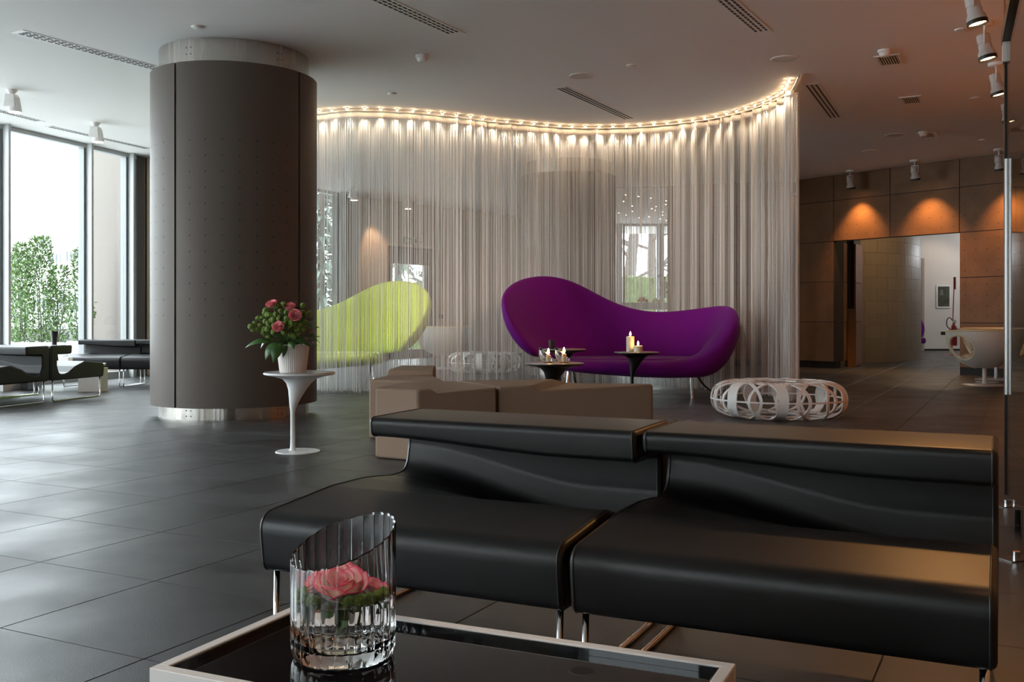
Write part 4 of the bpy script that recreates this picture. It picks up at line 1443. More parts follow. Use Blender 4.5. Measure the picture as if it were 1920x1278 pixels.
# ---------------------------------------------------------------- string curtain with its rail and lights
RAILP = [(470,214),(520,214),(560,214),(598,213),(650,208),(700,208),(740,209.5),(780,212),(820,216),(860,220),(920,228),(960,231.5),(1000,235),(1060,239.5),(1120,240.5),(1180,239),(1240,235),(1295,229),(1345,221),(1395,209),(1445,192),(1478,175),(1488,164),(1494,153),(1498,143)]
ZR = 3.415
rail = spline([(on_ceiling(px, py, ZR).x, on_ceiling(px, py, ZR).y, ZR) for px, py in RAILP], 6)
cl = [0.0]
for a, b_ in zip(rail, rail[1:]): cl.append(cl[-1]+(b_-a).length)
def rail_at(s):
    s = max(0, min(cl[-1]-1e-6, s))
    import bisect
    i = max(0, bisect.bisect_right(cl, s)-1)
    i = min(i, len(rail)-2)
    t = (s-cl[i])/(cl[i+1]-cl[i])
    p = rail[i].lerp(rail[i+1], t)
    tn = (rail[i+1]-rail[i]).normalized()
    return p, tn
cur = thing('string_curtain', 'long curved white string curtain hanging from a ceiling rail', 'curtain', (0, 0, 0))
bm = bmesh.new(); tube(bm, [p+Vector((0, 0, 0.004)) for p in rail], 0.013, 6); obj('rail', bm, M['spot_grey'], cur, smooth=True)
k = 0
bm = bmesh.new()
s = 0.2
while s < cl[-1]:
    p, tn = rail_at(s)
    lathe(bm, [(0.006, ZR), (0.006, H-0.001)], 6, True, shift=lambda z: (p.x, p.y)); s += 0.55
obj('rail_hangers', bm, M['spot_grey'], cur)
# thread positions: spacing and fold depth vary along the rail
def px_of(p): return CX + p.x*F/p.y
END = None
s_end = cl[-1]
for i in range(len(rail)):
    if px_of(rail[i]) > 1488: s_end = cl[i]; break
KEY = [(470,0.0066,0.012),(600,0.0062,0.014),(720,0.0056,0.012),(830,0.0050,0.02),(865,0.0034,0.045),(960,0.0038,0.04),(1010,0.0040,0.02),(1105,0.0038,0.02),(1118,0.0024,0.04),(1132,0.0030,0.03),(1150,0.0050,0.015),(1245,0.0052,0.015),(1268,0.0030,0.03),(1300,0.0025,0.05),(1370,0.0023,0.06),(1378,0.0065,0.05),(1384,0.0023,0.06),(1430,0.0021,0.07),(1500,0.0020,0.07)]
def key(px):
    if px <= KEY[0][0]: return KEY[0][1:]
    for a, b_ in zip(KEY, KEY[1:]):
        if px <= b_[0]:
            t = (px-a[0])/(b_[0]-a[0]); return lerp(a[1], b_[1], t), lerp(a[2], b_[2], t)
    return KEY[-1][1:]
rr = random.Random(5)
threads = bmesh.new()
tape_pts = []
s = 0.02
ph = 0.0
last_tape = -1
nth = 0
verts, faces = [], []
clump = 0
while s < s_end:
    p, tn = rail_at(s)
    px = px_of(p)
    sp_, am = key(px)
    nrm = Vector((tn.y, -tn.x, 0))
    ph += sp_*(2*PI/ (0.21 if am > 0.035 else 0.33))
    off = am*(0.8*math.sin(ph)+0.35*math.sin(ph*2.3+1.0)) + rr.uniform(-0.004, 0.004)
    along = am*0.4*math.sin(ph*2)
    q = p + nrm*off + tn*(along + rr.uniform(-0.002, 0.002))
    if s-last_tape > 0.012:
        tape_pts.append(p + nrm*off + tn*along); last_tape = s
    r = rr.uniform(0.0015, 0.0023)
    zt_, zb_ = 3.335, max(0.006, rr.gauss(0.030, 0.012))
    d = Vector((rr.gauss(0, 0.004), rr.gauss(0, 0.004), 0))
    base = len(verts)
    for zz, dd in ((zb_, d), (zt_, Vector((0, 0, 0)))):
        for k in range(3):
            a = 2*PI*k/3 + nth
            verts.append((q.x+dd.x+r*math.cos(a), q.y+dd.y+r*math.sin(a), zz))
    for k in range(3):
        faces.append((base+k, base+(k+1) % 3, base+3+(k+1) % 3, base+3+k))
    nth += 1
    # strings gather in little bundles with gaps between them
    clump -= 1
    if clump <= 0:
        clump = rr.randint(3, 9); s += sp_*rr.uniform(1.0, 2.6)
    else:
        s += sp_*rr.uniform(0.55, 1.0)
me = bpy.data.meshes.new('strings'); me.from_pydata(verts, [], faces)
threads.free()
o = obj('strings', me, M['string'], cur); o['kind'] = 'stuff'
me.polygons.foreach_set('use_smooth', [True]*len(me.polygons))
bm = bmesh.new()
prev = None
for p in tape_pts:
    rg = [bm.verts.new((p.x, p.y, 3.325)), bm.verts.new((p.x, p.y, 3.395))]
    if prev: bm.faces.new((prev[0], rg[0], rg[1], prev[1]))
    prev = rg
o = obj('header_tape', bm, M['string'], cur, smooth=True)
sm = o.modifiers.new('thickness', 'SOLIDIFY'); sm.thickness = 0.002
# string of lamps along the rail
ls = thing('light_string', 'string of small warm lamps along the curtain rail', 'light', (0, 0, 0))
bm = bmesh.new(); tube(bm, [p + Vector((tn_.y*0.085, -tn_.x*0.085, 0.014)) for p, tn_ in [rail_at(i*cl[-1]/160) for i in range(161)]], 0.004, 5); obj('cable', bm, M['spot_grey'], ls, smooth=True)
b0_ = None
s = 0.35
while s < cl[-1]-0.02:
    p, tn = rail_at(s)
    nrm = Vector((tn.y, -tn.x, 0))
    q = p + nrm*0.085
    if b0_ is None:
        bm = bmesh.new(); bmesh.ops.create_icosphere(bm, subdivisions=2, radius=0.013); b0_ = o = obj('bulb', bm, M['bulb'], ls, smooth=True)
        bm = bmesh.new(); lathe(bm, [(0.012, 0.006), (0.012, 0.03)], 8); h0 = obj('lamp_holder', bm, M['spot_grey'], o)
    else:
        o = b0_.copy(); COL.objects.link(o); o.parent = ls
        h = h0.copy(); COL.objects.link(h); h.parent = o
    o.location = (q.x, q.y, ZR+0.002)
    spot_light('bulb_glow', (q.x-nrm.x*0.01, q.y-nrm.y*0.01, ZR-0.016), (q.x-nrm.x*0.16, q.y-nrm.y*0.16, ZR-0.5), 10.0, (1, 0.78, 0.54), 58, 0.9, 0.012)
    s += 0.187

# ---------------------------------------------------------------- ceiling fittings
def linear_vent(pa_, pb_, label, wd=0.16, bars=3, cells=True):
    a, b_ = on_ceiling(*pa_), on_ceiling(*pb_)
    a2, b2 = Vector((a.x, a.y)), Vector((b_.x, b_.y))
    d = (b2-a2); L_ = d.length; d.normalize()
    root = thing('linear_vent', label, 'vent', (a.x, a.y, H), math.atan2(d.y, d.x), 'linear ceiling vents')
    bm = bmesh.new(); box(bm, 0, L_, -wd/2, wd/2, -0.004, 0.004); obj('frame', bm, M['vent'], root)
    ns = bars
    for k in range(ns):
        y = -wd/2 + wd*(k+0.5)/ns*0.86 + wd*0.07
        hw = wd*0.86/ns*0.20
        bm = bmesh.new()
        if cells:
            n_ = int(L_/0.075)
            for i in range(n_):
                x = 0.05 + (L_-0.1)*i/n_
                box(bm, x, x+0.05, y-hw, y+hw, -0.0065, -0.003)
            o = obj('slots', bm, M['slot'], root); o['kind'] = 'stuff'
        else:
            box(bm, 0.04, L_-0.04, y-hw, y+hw, -0.0065, -0.003); obj('slot', bm, M['slot'], root)
    return root
linear_vent((32,58), (305,131), 'long linear ceiling vent between the window wall and the round column', 0.16)
linear_vent((690,-12), (858,64), 'linear ceiling vent above the round column and the curtain, cut by the frame top', 0.16)
linear_vent((1050,163), (1182,223), 'linear ceiling vent close in front of the curtain lamps', 0.16, 3, False)
linear_vent((1345,-14), (1432,61), 'linear ceiling vent at the frame top near the warm spotlights', 0.16)
linear_vent((1520,157), (1567,221), 'linear ceiling vent beside the free end of the curtain rail', 0.17)
linear_vent((-30,200), (78,228), 'linear ceiling vent along the window wall, cut by the frame', 0.11)
linear_vent((89,236), (281,279), 'linear ceiling vent along the window wall, ending behind the round column', 0.11)
def square_vent(px, py, label, wd=0.25, dp=0.42):
    c = on_ceiling(px, py)
    root = thing('slatted_vent', label, 'vent', (c.x, c.y, H), PI/2-TH-PI/2, 'small slatted ceiling vents')
    f, e_ = wd/2, dp/2
    for x0, x1, y0, y1 in ((-f, f, -e_, -e_+0.03), (-f, f, e_-0.03, e_), (-f, -f+0.03, -e_+0.03, e_-0.03), (f-0.03, f, -e_+0.03, e_-0.03)):
        bm = bmesh.new(); box(bm, x0, x1, y0, y1, -0.010, 0.004); obj('frame', bm, M['vent'], root)
    bm = bmesh.new(); box(bm, -f+0.03, f-0.03, -e_+0.03, e_-0.03, -0.003, 0.003); obj('backing', bm, M['slot'], root)
    for k in range(8):
        x = -f+0.04+(2*f-0.08)*k/7
        bm = bmesh.new(); box(bm, x-0.004, x+0.004, -e_+0.03, e_-0.03, -0.010, -0.003); obj('slat', bm, M['vent'], root)
    return root
square_vent(1667, 112, 'small slatted ceiling vent under the nearest smoke detector', 0.24)
square_vent(1709, 187, 'small slatted ceiling vent without a detector', 0.24)
square_vent(1739, 253, 'small slatted ceiling vent nearest the panel wall', 0.24)
def disc(px, py, r, h_, label, m='spot_white', cat='detector', name='ceiling_sensor', group='flat round ceiling discs'):
    c = on_ceiling(px, py)
    root = thing(name, label, cat, (c.x, c.y, H), 0, group)
    bm = bmesh.new(); lathe(bm, [(0.0, -h_), (r*0.88, -h_), (r, -h_*0.7), (r, 0.003)], 28, False); obj('disc_body', bm, M[m], root, smooth='auto')
    return root
disc(370, 50, 0.05, 0.012, 'small flat ceiling disc above the round column collar')
disc(735, 175, 0.05, 0.012, 'small flat ceiling disc above the lamps left of the purple sofa', )
disc(1184, 122, 0.05, 0.012, 'small flat ceiling disc between the speaker grille and the frame top')
disc(1802, 55, 0.055, 0.012, 'small flat ceiling disc beside the nearest warm spotlight')
disc(1827, 183, 0.055, 0.012, 'small flat ceiling disc beside the second warm spotlight')
disc(1842, 262, 0.055, 0.012, 'small flat ceiling disc nearest the panel wall top edge')
disc(1631, 283, 0.12, 0.010, 'flat round cover plate on the ceiling near the panel wall')
def detector(px, py, label, drop=0.0):
    c = on_ceiling(px, py)
    root = thing('smoke_detector', label, 'detector', (c.x, c.y, H), 0, 'domed smoke detectors')
    bm = bmesh.new(); lathe(bm, [(0.065, 0.003), (0.065, -0.022), (0.058, -0.026)], 24, True); obj('base', bm, M['spot_white'], root, smooth='auto')
    bm = bmesh.new(); lathe(bm, [(0.052, -0.0262), (0.050, -0.045), (0.036, -0.062), (0.0, -0.068)], 24, False); obj('dome', bm, M['spot_white'], root, smooth='auto')
    return root
detector(792, 104, 'domed smoke detector on the open ceiling in front of the curtain')
detector(1659, 94, 'domed smoke detector beside the nearest square vent')
detector(1731, 247, 'domed smoke detector beside the farthest square vent')
detector(838, 325, 'domed smoke detector seen behind the string curtain top')
def speaker(px, py, label):
    c = on_ceiling(px, py)
    root = thing('ceiling_speaker', label, 'speaker', (c.x, c.y, H), 0, 'round ceiling speakers')
    bm = bmesh.new(); lathe(bm, [(0.12, -0.006), (0.135, -0.008), (0.14, -0.004), (0.14, 0.003)], 32, False); obj('rim', bm, M['spot_white'], root, smooth='auto')
    bm = bmesh.new(); lathe(bm, [(0.0, -0.003), (0.12, -0.003)], 32, False); obj('grille', bm, M['spot_grey'], root)
    return root
speaker(1092, 142, 'round ceiling speaker above the long vent by the curtain lamps')
speaker(1472, 110, 'round ceiling speaker near the free end of the curtain rail')
speaker(1678, 253, 'round ceiling speaker nearest the panel wall')

def window_spot(px, py, label, turn=0.0):
    c = on_ceiling(px, py)
    root = thing('ceiling_spotlight', label, 'spotlight', (c.x, c.y, H), turn, 'white boxy ceiling spotlights')
    bm = bmesh.new(); lathe(bm, [(0.06, 0.002), (0.058, -0.012), (0.028, -0.05), (0.02, -0.06)], 20, True); obj('ceiling_mount', bm, M['spot_white'], root, smooth='auto')
    bm = bmesh.new()
    loft(bm, [[(x*a_, y*a_, z) for x, y in ((-1, -1), (1, -1), (1, 1), (-1, 1))] for a_, z in ((0.055, -0.055), (0.07, -0.20))])
    obj('housing', bm, M['spot_white'], root, bevel=0.012, seg=3)
    bm = bmesh.new(); lathe(bm, [(0.05, -0.09), (0.072, -0.235), (0.075, -0.25), (0.0, -0.25)], 28, False, shift=lambda z: (0.035, 0)); obj('reflector_cone', bm, M['spot_white'], root, smooth='auto')
    bm = bmesh.new(); lathe(bm, [(0.066, -0.247), (0.066, -0.2525), (0, -0.2525)], 24, True, shift=lambda z: (0.035, 0)); obj('lens', bm, M['lens_cool'], root)
    spot_light('spot_beam', (c.x, c.y, H-0.275), (c.x+0.2, c.y, 0), 26, (1, 0.66, 0.42), 75)
    return root
window_spot(22, 168, 'white boxy ceiling spotlight nearest the picture edge by the window wall')
window_spot(179, 230, 'white boxy ceiling spotlight between the window wall and the round column')
window_spot(661, 351, 'white ceiling spotlight behind the string curtain, nearer the round column', 0.4)
window_spot(762, 369, 'white ceiling spotlight behind the string curtain above the glazed door', 0.4)
bw_ = backw(722)
spot_light('wall_washer', (bw_.x-0.05, bw_.y-0.75, 3.3), (bw_.x, bw_.y+0.05, 1.2), 55, (1, 0.60, 0.34), 60)

def track_spot(px, py, label, target, energy, Y=None, drop=1.0):
    c = on_ceiling(px, py)
    d = Vector((target[0]-c.x, target[1]-c.y, 0))
    rz = math.atan2(d.y, d.x) if d.length > 0.01 else 0
    root = thing('track_spotlight', label, 'spotlight', (c.x, c.y, H), rz, 'grey cylinder spotlights')
    bm = bmesh.new(); lathe(bm, [(0.075, 0.002), (0.075, -0.028), (0.070, -0.032)], 24, True); obj('ceiling_mount', bm, M['spot_white'], root, smooth='auto')
    bm = bmesh.new(); tube(bm, [(0, 0, -0.03), (0, 0, -0.09)], 0.010, 8)
    tube(bm, arc_path([(0, -0.062, -0.20), (0, -0.062, -0.09), (0, 0.062, -0.09), (0, 0.062, -0.20)], 0.02), 0.006, 6); obj('yoke', bm, M['spot_white'], root, smooth=True)
    tilt = -0.20
    A = Matrix.Translation((0, 0, -0.19)) @ Matrix.Rotation(tilt, 4, 'Y')
    for nm, prof, mm in (('body', [(0.040, 0.085), (0.052, 0.078), (0.053, 0.01), (0.048, 0.005), (0.048, -0.002), (0.054, -0.006), (0.055, -0.05), (0.070, -0.075), (0.072, -0.11)], 'spot_grey'),
                         ('black_ring', [(0.0725, -0.104), (0.0755, -0.106), (0.0755, -0.135), (0.066, -0.135), (0.060, -0.11)], 'black_metal'),
                         ('lens', [(0.063, -0.118), (0.063, -0.122), (0, -0.122)], 'lens')):
        bm = bmesh.new(); lathe(bm, prof, 24, nm != 'black_ring'); o = obj(nm, bm, M[mm], root, smooth='auto')
        o.matrix_local = A
    if energy:
        spot_light('spot_beam', (c.x+math.cos(rz)*0.04, c.y+math.sin(rz)*0.04, H-0.335), target, energy, WARM, 84, 0.85, 0.03)
    return root
def wall_pt(p, dist): return None
for px, py, lb in ((1494, 339, 'cylinder spotlight at the panel wall, half hidden by the curtain edge'), (1594, 319, 'cylinder spotlight over the passage opening, nearer the curtain'), (1715, 300, 'cylinder spotlight over the passage opening, farther from the curtain'), (1873, 279, 'cylinder spotlight over the panel wall beside the glass door')):
    c = on_ceiling(px, py)
    k = rw(px)
    foot = RW0 + rd*((Vector((c.x, c.y))-RW0).dot(rd))
    track_spot(px, py, lb, (foot.x, foot.y, 2.0), 60)
for px, py, lb in ((1846, 41, 'nearest whole cylinder spotlight, beside the glass door top'), (1868, 118, 'second cylinder spotlight along the side wall'), (1888, 176, 'third cylinder spotlight along the side wall, mostly behind the copper edge'), (1826, -34, 'cylinder spotlight cut by the frame top')):
    c = on_ceiling(px, py)
    foot = S0 + (-D1)*((Vector((c.x, c.y))-S0).dot(-D1))
    track_spot(px, py, lb, (foot.x, foot.y, 1.7), 230)
# the same lamps go on along the side wall outside the frame
for k in range(4):
    f_ = S0 - D1*(8.9+1.75*k)
    spot_light('spot_beam', (f_.x-D2.x*0.75, f_.y-D2.y*0.75, H-0.3), (f_.x, f_.y, 1.7), 140, WARM, 62, 0.6, 0.03)
for k, (x, y, tx, ty) in enumerate(((-1.6, 6.6, -0.6, 12.3), (0.6, 6.4, 2.2, 12.4), (2.2, 6.0, 0.1, 11.6))):  # fill spots added out of view to brighten the curtain and purple sofa
    px, py = CX+x*F/y, HZ-(H-EYE)*F/y
    track_spot(px, py, ('added fill spotlight out of view over the flower pot table', 'added fill spotlight out of view over the black sofa joint', 'added fill spotlight out of view over the black sofa end')[k], (tx, ty, 1.7), 0)
    spot_light('spot_beam', (x+0.02, y+0.08, H-0.33), (tx, ty, (1.75, 1.75, 0.95)[k]), (440, 480, 260)[k], ((1, 0.84, 0.70), (1, 0.84, 0.70), (1, 0.62, 0.36))[k], (29, 29, 24)[k], 1.0, 0.05)
spot_light('spot_beam', (-0.75, 0.55, H-0.1), (VC.x, VC.y, VC.z+0.12), 55, (1, 0.84, 0.70), 22, 0.8, 0.04)  # unseen spot added to light the roses through the open vase top
spot_light('spot_beam', (2.7, 6.2, H-0.3), (1.15, 2.45, 0.4), 45, WARM, 36, 0.9, 0.05)  # unseen warm spot added for the highlight along the sofa seat edge
# passage lamps, plus an added warm fill
spot_light('passage_beam', (11.6, 26.0, 3.3), (11.0, 27.2, 0.4), 14, (1, 0.80, 0.62), 120)
point_light('passage_glow', (12.9, 25.2, 2.6), 26, (0.92, 0.96, 1.0), 0.15)
point_light('passage_fill', (7.9, 18.9, 3.2), 22, (1, 0.66, 0.36), 0.08)  # warm fill light added to brighten the curved block wall

# ---------------------------------------------------------------- passage things
t = thing('framed_notice', 'small dark framed notice on the white passage wall', 'picture', ((1768.5-CX)*WY/F, WY, 0))
fw, fz0, fz1 = 13.5*WY/F, zt(0, 577, WY), zt(0, 534.5, WY)
for x0, x1, a_, b_ in ((-fw, fw, fz0, fz0+0.035), (-fw, fw, fz1-0.035, fz1), (-fw, -fw+0.035, fz0+0.035, fz1-0.035), (fw-0.035, fw, fz0+0.035, fz1-0.035)):
    bm = bmesh.new(); box(bm, x0, x1, -0.03, -0.0005, a_, b_); obj('frame', bm, M['white_lac'], t)
bm = bmesh.new(); box(bm, -fw+0.035, fw-0.035, -0.02, -0.0005, fz0+0.035, fz1-0.035); obj('print', bm, M['print'], t)
bm = bmesh.new(); box(bm, -0.085, -0.01, -0.0215, -0.0195, fz1-0.27, fz1-0.12); obj('pale_patch', bm, M['concrete'], t)
EY = 24.2
ex = (1786-CX)*EY/F
t = thing('fire_extinguisher', 'red fire extinguisher on a tall red floor stand in the passage', 'fire extinguisher', (ex, EY, 0))
bm = bmesh.new(); lathe(bm, [(0.17, 0), (0.17, 0.015), (0.03, 0.025)], 24, True); obj('stand_base', bm, M['red'], t, smooth='auto')
bm = bmesh.new(); tube(bm, [(0, 0.03, 0.02), (-0.0, 0.03, 0.4), (0.06, 0.03, 1.86)], 0.014, 8); obj('stand_post', bm, M['red'], t, smooth=True)
bm = bmesh.new(); box(bm, 0.03, 0.085, 0.012, 0.018, 1.58, 1.88); obj('marker_plate', bm, M['red'], t)
bm = bmesh.new(); lathe(bm, [(0.0, 0.22), (0.07, 0.225), (0.08, 0.25), (0.08, 0.62), (0.062, 0.70), (0.03, 0.73), (0.03, 0.77), (0, 0.77)], 24, False); obj('cylinder_body', bm, M['red'], t, smooth='auto', loc=(0, -0.06, 0))
bm = bmesh.new(); lathe(bm, [(0.1, 0.55), (0.105, 0.56), (0.105, 0.62), (0.1, 0.63)], 24, True); obj('holder_ring', bm, M['red'], t, smooth='auto', loc=(0, -0.06, 0))
bm = bmesh.new(); box(bm, -0.03, 0.06, -0.075, -0.045, 0.77, 0.84); obj('valve_head', bm, M['chrome'], t, bevel=0.006)
bm = bmesh.new(); tube(bm, spline([(-0.02, -0.06, 0.82), (-0.10, -0.07, 0.90), (-0.17, -0.08, 0.84), (-0.17, -0.08, 0.70), (-0.10, -0.10, 0.62)], 6), 0.012, 6); obj('hose', bm, M['rubber'], t, smooth=True)
bm = bmesh.new(); box(bm, 0.045, 0.09, -0.15, -0.13, 0.42, 0.66); obj('pale_label', bm, M['cream_lac'], t)
t = thing('wall_socket', 'small black socket plate low on the white passage wall', 'socket', ((1768-CX)*WY/F, WY, zt(0, 624.5, WY)))
bm = bmesh.new(); box(bm, -0.06, 0.06, -0.015, -0.0005, -0.045, 0.045); obj('plate', bm, M['rubber'], t, bevel=0.004)
bm = bmesh.new(); box(bm, -0.04, 0.04, -0.018, -0.0152, -0.025, 0.025); obj('insert', bm, M['black_metal'], t)
PYY = 25.5
px_ = (1719-CX)*PYY/F
t = thing('purple_armchair', 'purple round backed armchair peeping out behind the curved block wall', 'chair', (px_, PYY, 0))
bm = bmesh.new(); bmesh.ops.create_uvsphere(bm, u_segments=24, v_segments=16, radius=0.34, matrix=Matrix.Translation((-0.14, 0, 0.60)) @ Matrix.Diagonal((1, 0.35, 1.05, 1)))
obj('round_back', bm, M['purple'], t, smooth=True)
bm = bmesh.new(); lathe(bm, [(0.0, 0.24), (0.26, 0.25), (0.28, 0.30), (0.27, 0.38), (0.0, 0.40)], 24, False); obj('seat', bm, M['purple'], t, smooth='auto', loc=(-0.14, -0.18, 0))
bm = bmesh.new(); lathe(bm, [(0.2, 0), (0.2, 0.01), (0.03, 0.02), (0.03, 0.25)], 20, True); obj('pedestal', bm, M['chrome'], t, smooth='auto', loc=(-0.14, -0.1, 0))

# emergency signs over the glazed door, the switch plate beside it
for px0, px1, mm, lb in ((756, 772, 'sign_green', 'small green exit sign with a white running figure and arrow over the glazed door'), (774, 792, 'sign_red', 'small red and white sign over the glazed door beside the green one')):
    a, b_ = backw(px0), backw(px1)
    c = (a+b_)/2
    ang = math.atan2(cd.y, cd.x)
    L_ = (b_-a).length/2-0.01
    zc = zt(0, 451, c.y)
    t = thing('door_sign', lb, 'sign', (c.x, c.y, zc), ang, 'signs over the glazed door')
    bm = bmesh.new(); box(bm, -L_, L_, -0.02, -0.001, -0.075, 0.075); obj('plate', bm, M[mm] if mm == 'sign_green' else M['white_lac'], t)
    if mm == 'sign_green':
        bm = bmesh.new()
        lathe(bm, [(0, 0.0), (0.014, 0.005), (0.014, 0.02), (0, 0.025)], 8, False, shift=lambda z: (-L_*0.35, -0.023)); 
        for v in bm.verts: v.co.z += 0.03
        tube(bm, [(-L_*0.35, -0.022, 0.028), (-L_*0.42, -0.022, -0.012)], 0.011, 5)
        tube(bm, [(-L_*0.42, -0.022, -0.012), (-L_*0.25, -0.022, -0.03), (-L_*0.27, -0.022, -0.06)], 0.008, 5)
        tube(bm, [(-L_*0.42, -0.022, -0.012), (-L_*0.55, -0.022, -0.045)], 0.008, 5)
        tube(bm, [(-L_*0.55, -0.022, 0.01), (-L_*0.36, -0.022, 0.018), (-L_*0.2, -0.022, 0.0)], 0.006, 5)
        tube(bm, [(L_*0.15, -0.022, 0), (L_*0.8, -0.022, 0)], 0.008, 5)
        tube(bm, [(L_*0.5, -0.022, 0.04), (L_*0.82, -0.022, 0), (L_*0.5, -0.022, -0.04)], 0.008, 5)
        obj('pictogram', bm, M['white_lac'], t)
    else:
        bm = bmesh.new()
        box(bm, -L_*0.9, L_*0.9, -0.0225, -0.0202, 0.045, 0.065); box(bm, -L_*0.9, -L_*0.1, -0.0225, -0.0202, -0.06, 0.03); box(bm, L_*0.1, L_*0.9, -0.0225, -0.0202, -0.06, -0.005); box(bm, L_*0.1, L_*0.9, -0.0225, -0.0202, 0.012, 0.028)
        obj('red_print', bm, M['sign_red'], t)
k = backw(826)
t = thing('switch_plate', 'dark switch plate on the wall behind the curtain, beside the glazed door', 'switch', (k.x, k.y, zt(0, 593, k.y)), math.atan2(cd.y, cd.x))
bm = bmesh.new(); box(bm, -0.08, 0.08, -0.012, -0.0005, -0.04, 0.04); obj('plate', bm, M['rubber'], t)
bm = bmesh.new(); box(bm, -0.06, 0.0, -0.016, -0.0122, -0.025, 0.025); obj('rocker', bm, M['spot_grey'], t)

# buffet counter in the far room
BY = 23.4
bx0, bx1 = (1152-CX)*BY/F, (1262-CX)*BY/F
zc1, zc0 = zt(0, 567, BY), zt(0, 580, BY)
t = thing('buffet_counter', 'white buffet counter under the far window, seen through the curtain gap', 'counter', ((bx0+bx1)/2, BY, 0))
hwid = (bx1-bx0)/2
bm = bmesh.new(); box(bm, -hwid, hwid, 0, 0.8, zc0, zc1); obj('counter_slab', bm, M['white_lac'], t, bevel=0.008)
for x in (-hwid+0.25, -0.05, hwid-0.2):
    bm = bmesh.new(); lathe(bm, [(0.16, 0), (0.16, 0.012), (0.025, 0.02), (0.025, zc0)], 16, True); obj('leg', bm, M['chrome'], t, smooth='auto', loc=(x, 0.4, 0))
o0 = None
for k, (px, py) in enumerate(((1198,563),(1203,563.2),(1209,563),(1201,559.5),(1206,559),(1213,563.5))):
    p = at(px, py, BY+0.25)
    t = thing('orange', 'orange in the little heap on the white buffet counter', 'fruit', (p.x, p.y+R.uniform(-0.03, 0.03), max(zc1+0.037, p.z)), 0, 'oranges on the buffet counter')
    if o0 is None:
        bm = bmesh.new(); bmesh.ops.create_icosphere(bm, subdivisions=2, radius=0.04); o0 = obj('peel', bm, M['orange'], t, smooth=True)
    else:
        c2 = o0.copy(); COL.objects.link(c2); c2.parent = t
o0 = None
for k, (px, py) in enumerate(((1226,564),(1231,563.5),(1236,565),(1229,561))):
    p = at(px, py, BY+0.25)
    t = thing('green_apple', 'green apple in the heap beside the oranges on the buffet counter', 'fruit', (p.x, p.y+R.uniform(-0.03, 0.03), max(zc1+0.035, p.z)), 0, 'green apples on the buffet counter')
    if o0 is None:
        bm = bmesh.new(); bmesh.ops.create_icosphere(bm, subdivisions=2, radius=0.038); o0 = obj('peel', bm, M['lime_fruit'], t, smooth=True)
    else:
        c2 = o0.copy(); COL.objects.link(c2); c2.parent = t
p = at(1243, 555, BY+0.45)
t = thing('dried_flower_vase', 'vase of grey dried flowers on the buffet counter edge', 'vase', (p.x, p.y, zc1))
bm = bmesh.new(); lathe(bm, [(0.05, 0), (0.06, 0.05), (0.045, 0.22), (0.05, 0.25)], 16, True); obj('vase_body', bm, M['thin_glass'], t, smooth='auto')
bm = bmesh.new()
for k in range(26):
    c = Vector((R.gauss(0, 0.075), R.gauss(0, 0.06), 0.42+R.gauss(0, 0.12)))
    bmesh.ops.create_icosphere(bm, subdivisions=1, radius=R.uniform(0.03, 0.055), matrix=Matrix.Translation(c))
    tube(bm, [c, (c.x*0.2, c.y*0.2, 0.2)], 0.003, 4)
o = obj('flower_heads', bm, mat('dried_flowers', (0.22, 0.19, 0.15), 0.9), t, smooth=True); o['kind'] = 'stuff'

# ---------------------------------------------------------------- glass door at the picture edge
g0, g1 = Vector((2.615, 5.30)), Vector((1.60, 2.98))
gd = (g1-g0).normalized()
door = bpy.data.objects.new('door_3', None); COL.objects.link(door); struct(door)
DT = 2.37
bm = bmesh.new(); wallbox(bm, g0+gd*0.03, g1, 0.03, DT, -0.005, 0.005); obj('pane', bm, M['door_glass'], door)
bm = bmesh.new(); wallbox(bm, g0-gd*0.01, g0+gd*0.028, 0.0, DT, -0.012, 0.012); obj('black_edge', bm, M['black_metal'], door)
bm = bmesh.new(); wallbox(bm, g0-gd*0.02, g1, DT+0.004, DT+0.075, -0.025, 0.025); obj('top_rail', bm, M['black_metal'], door)
bm = bmesh.new(); wallbox(bm, g0+gd*0.0, g0+gd*0.07, DT-0.10, DT+0.003, -0.022, 0.022); obj('top_patch', bm, M['spot_grey'], door)
for d_ in (0.95, 1.75):
    bm = bmesh.new(); wallbox(bm, g0+gd*d_, g0+gd*(d_+0.10), 0.005, 0.10, -0.016, 0.016); obj('bottom_patch', bm, M['black_metal'], door)
hx = g0 + gd*0.10 + Vector((gd.y, -gd.x))*0.0
hnd = Vector((2.523, 5.10))
bm = bmesh.new(); tube(bm, [(hnd.x, hnd.y, zt(0, 738, 5.14)), (hnd.x, hnd.y, zt(0, 300, 5.14))], 0.0185, 16); hd = obj('door_handle', bm, M['steel'], door, smooth='auto')
for py in (335, 700):
    z = zt(0, py, 5.14)
    e_ = g0 + gd*0.235
    bm = bmesh.new(); tube(bm, [(hnd.x+0.016, hnd.y, z), (hnd.x+0.125, hnd.y-0.02, z)], 0.012, 10); obj('handle_bar', bm, M['steel'], hd, smooth='auto')
# copper faced jamb post
j0 = at(1884.3, 600, 5.55)
jd = Vector((j0.x, j0.y)).normalized()
bm = bmesh.new(); wallbox(bm, Vector((j0.x, j0.y))-jd*0.09, Vector((j0.x, j0.y))+jd*0.09, 0, H, -0.006, 0.006); struct(obj('trim_2', bm, M['copper']))
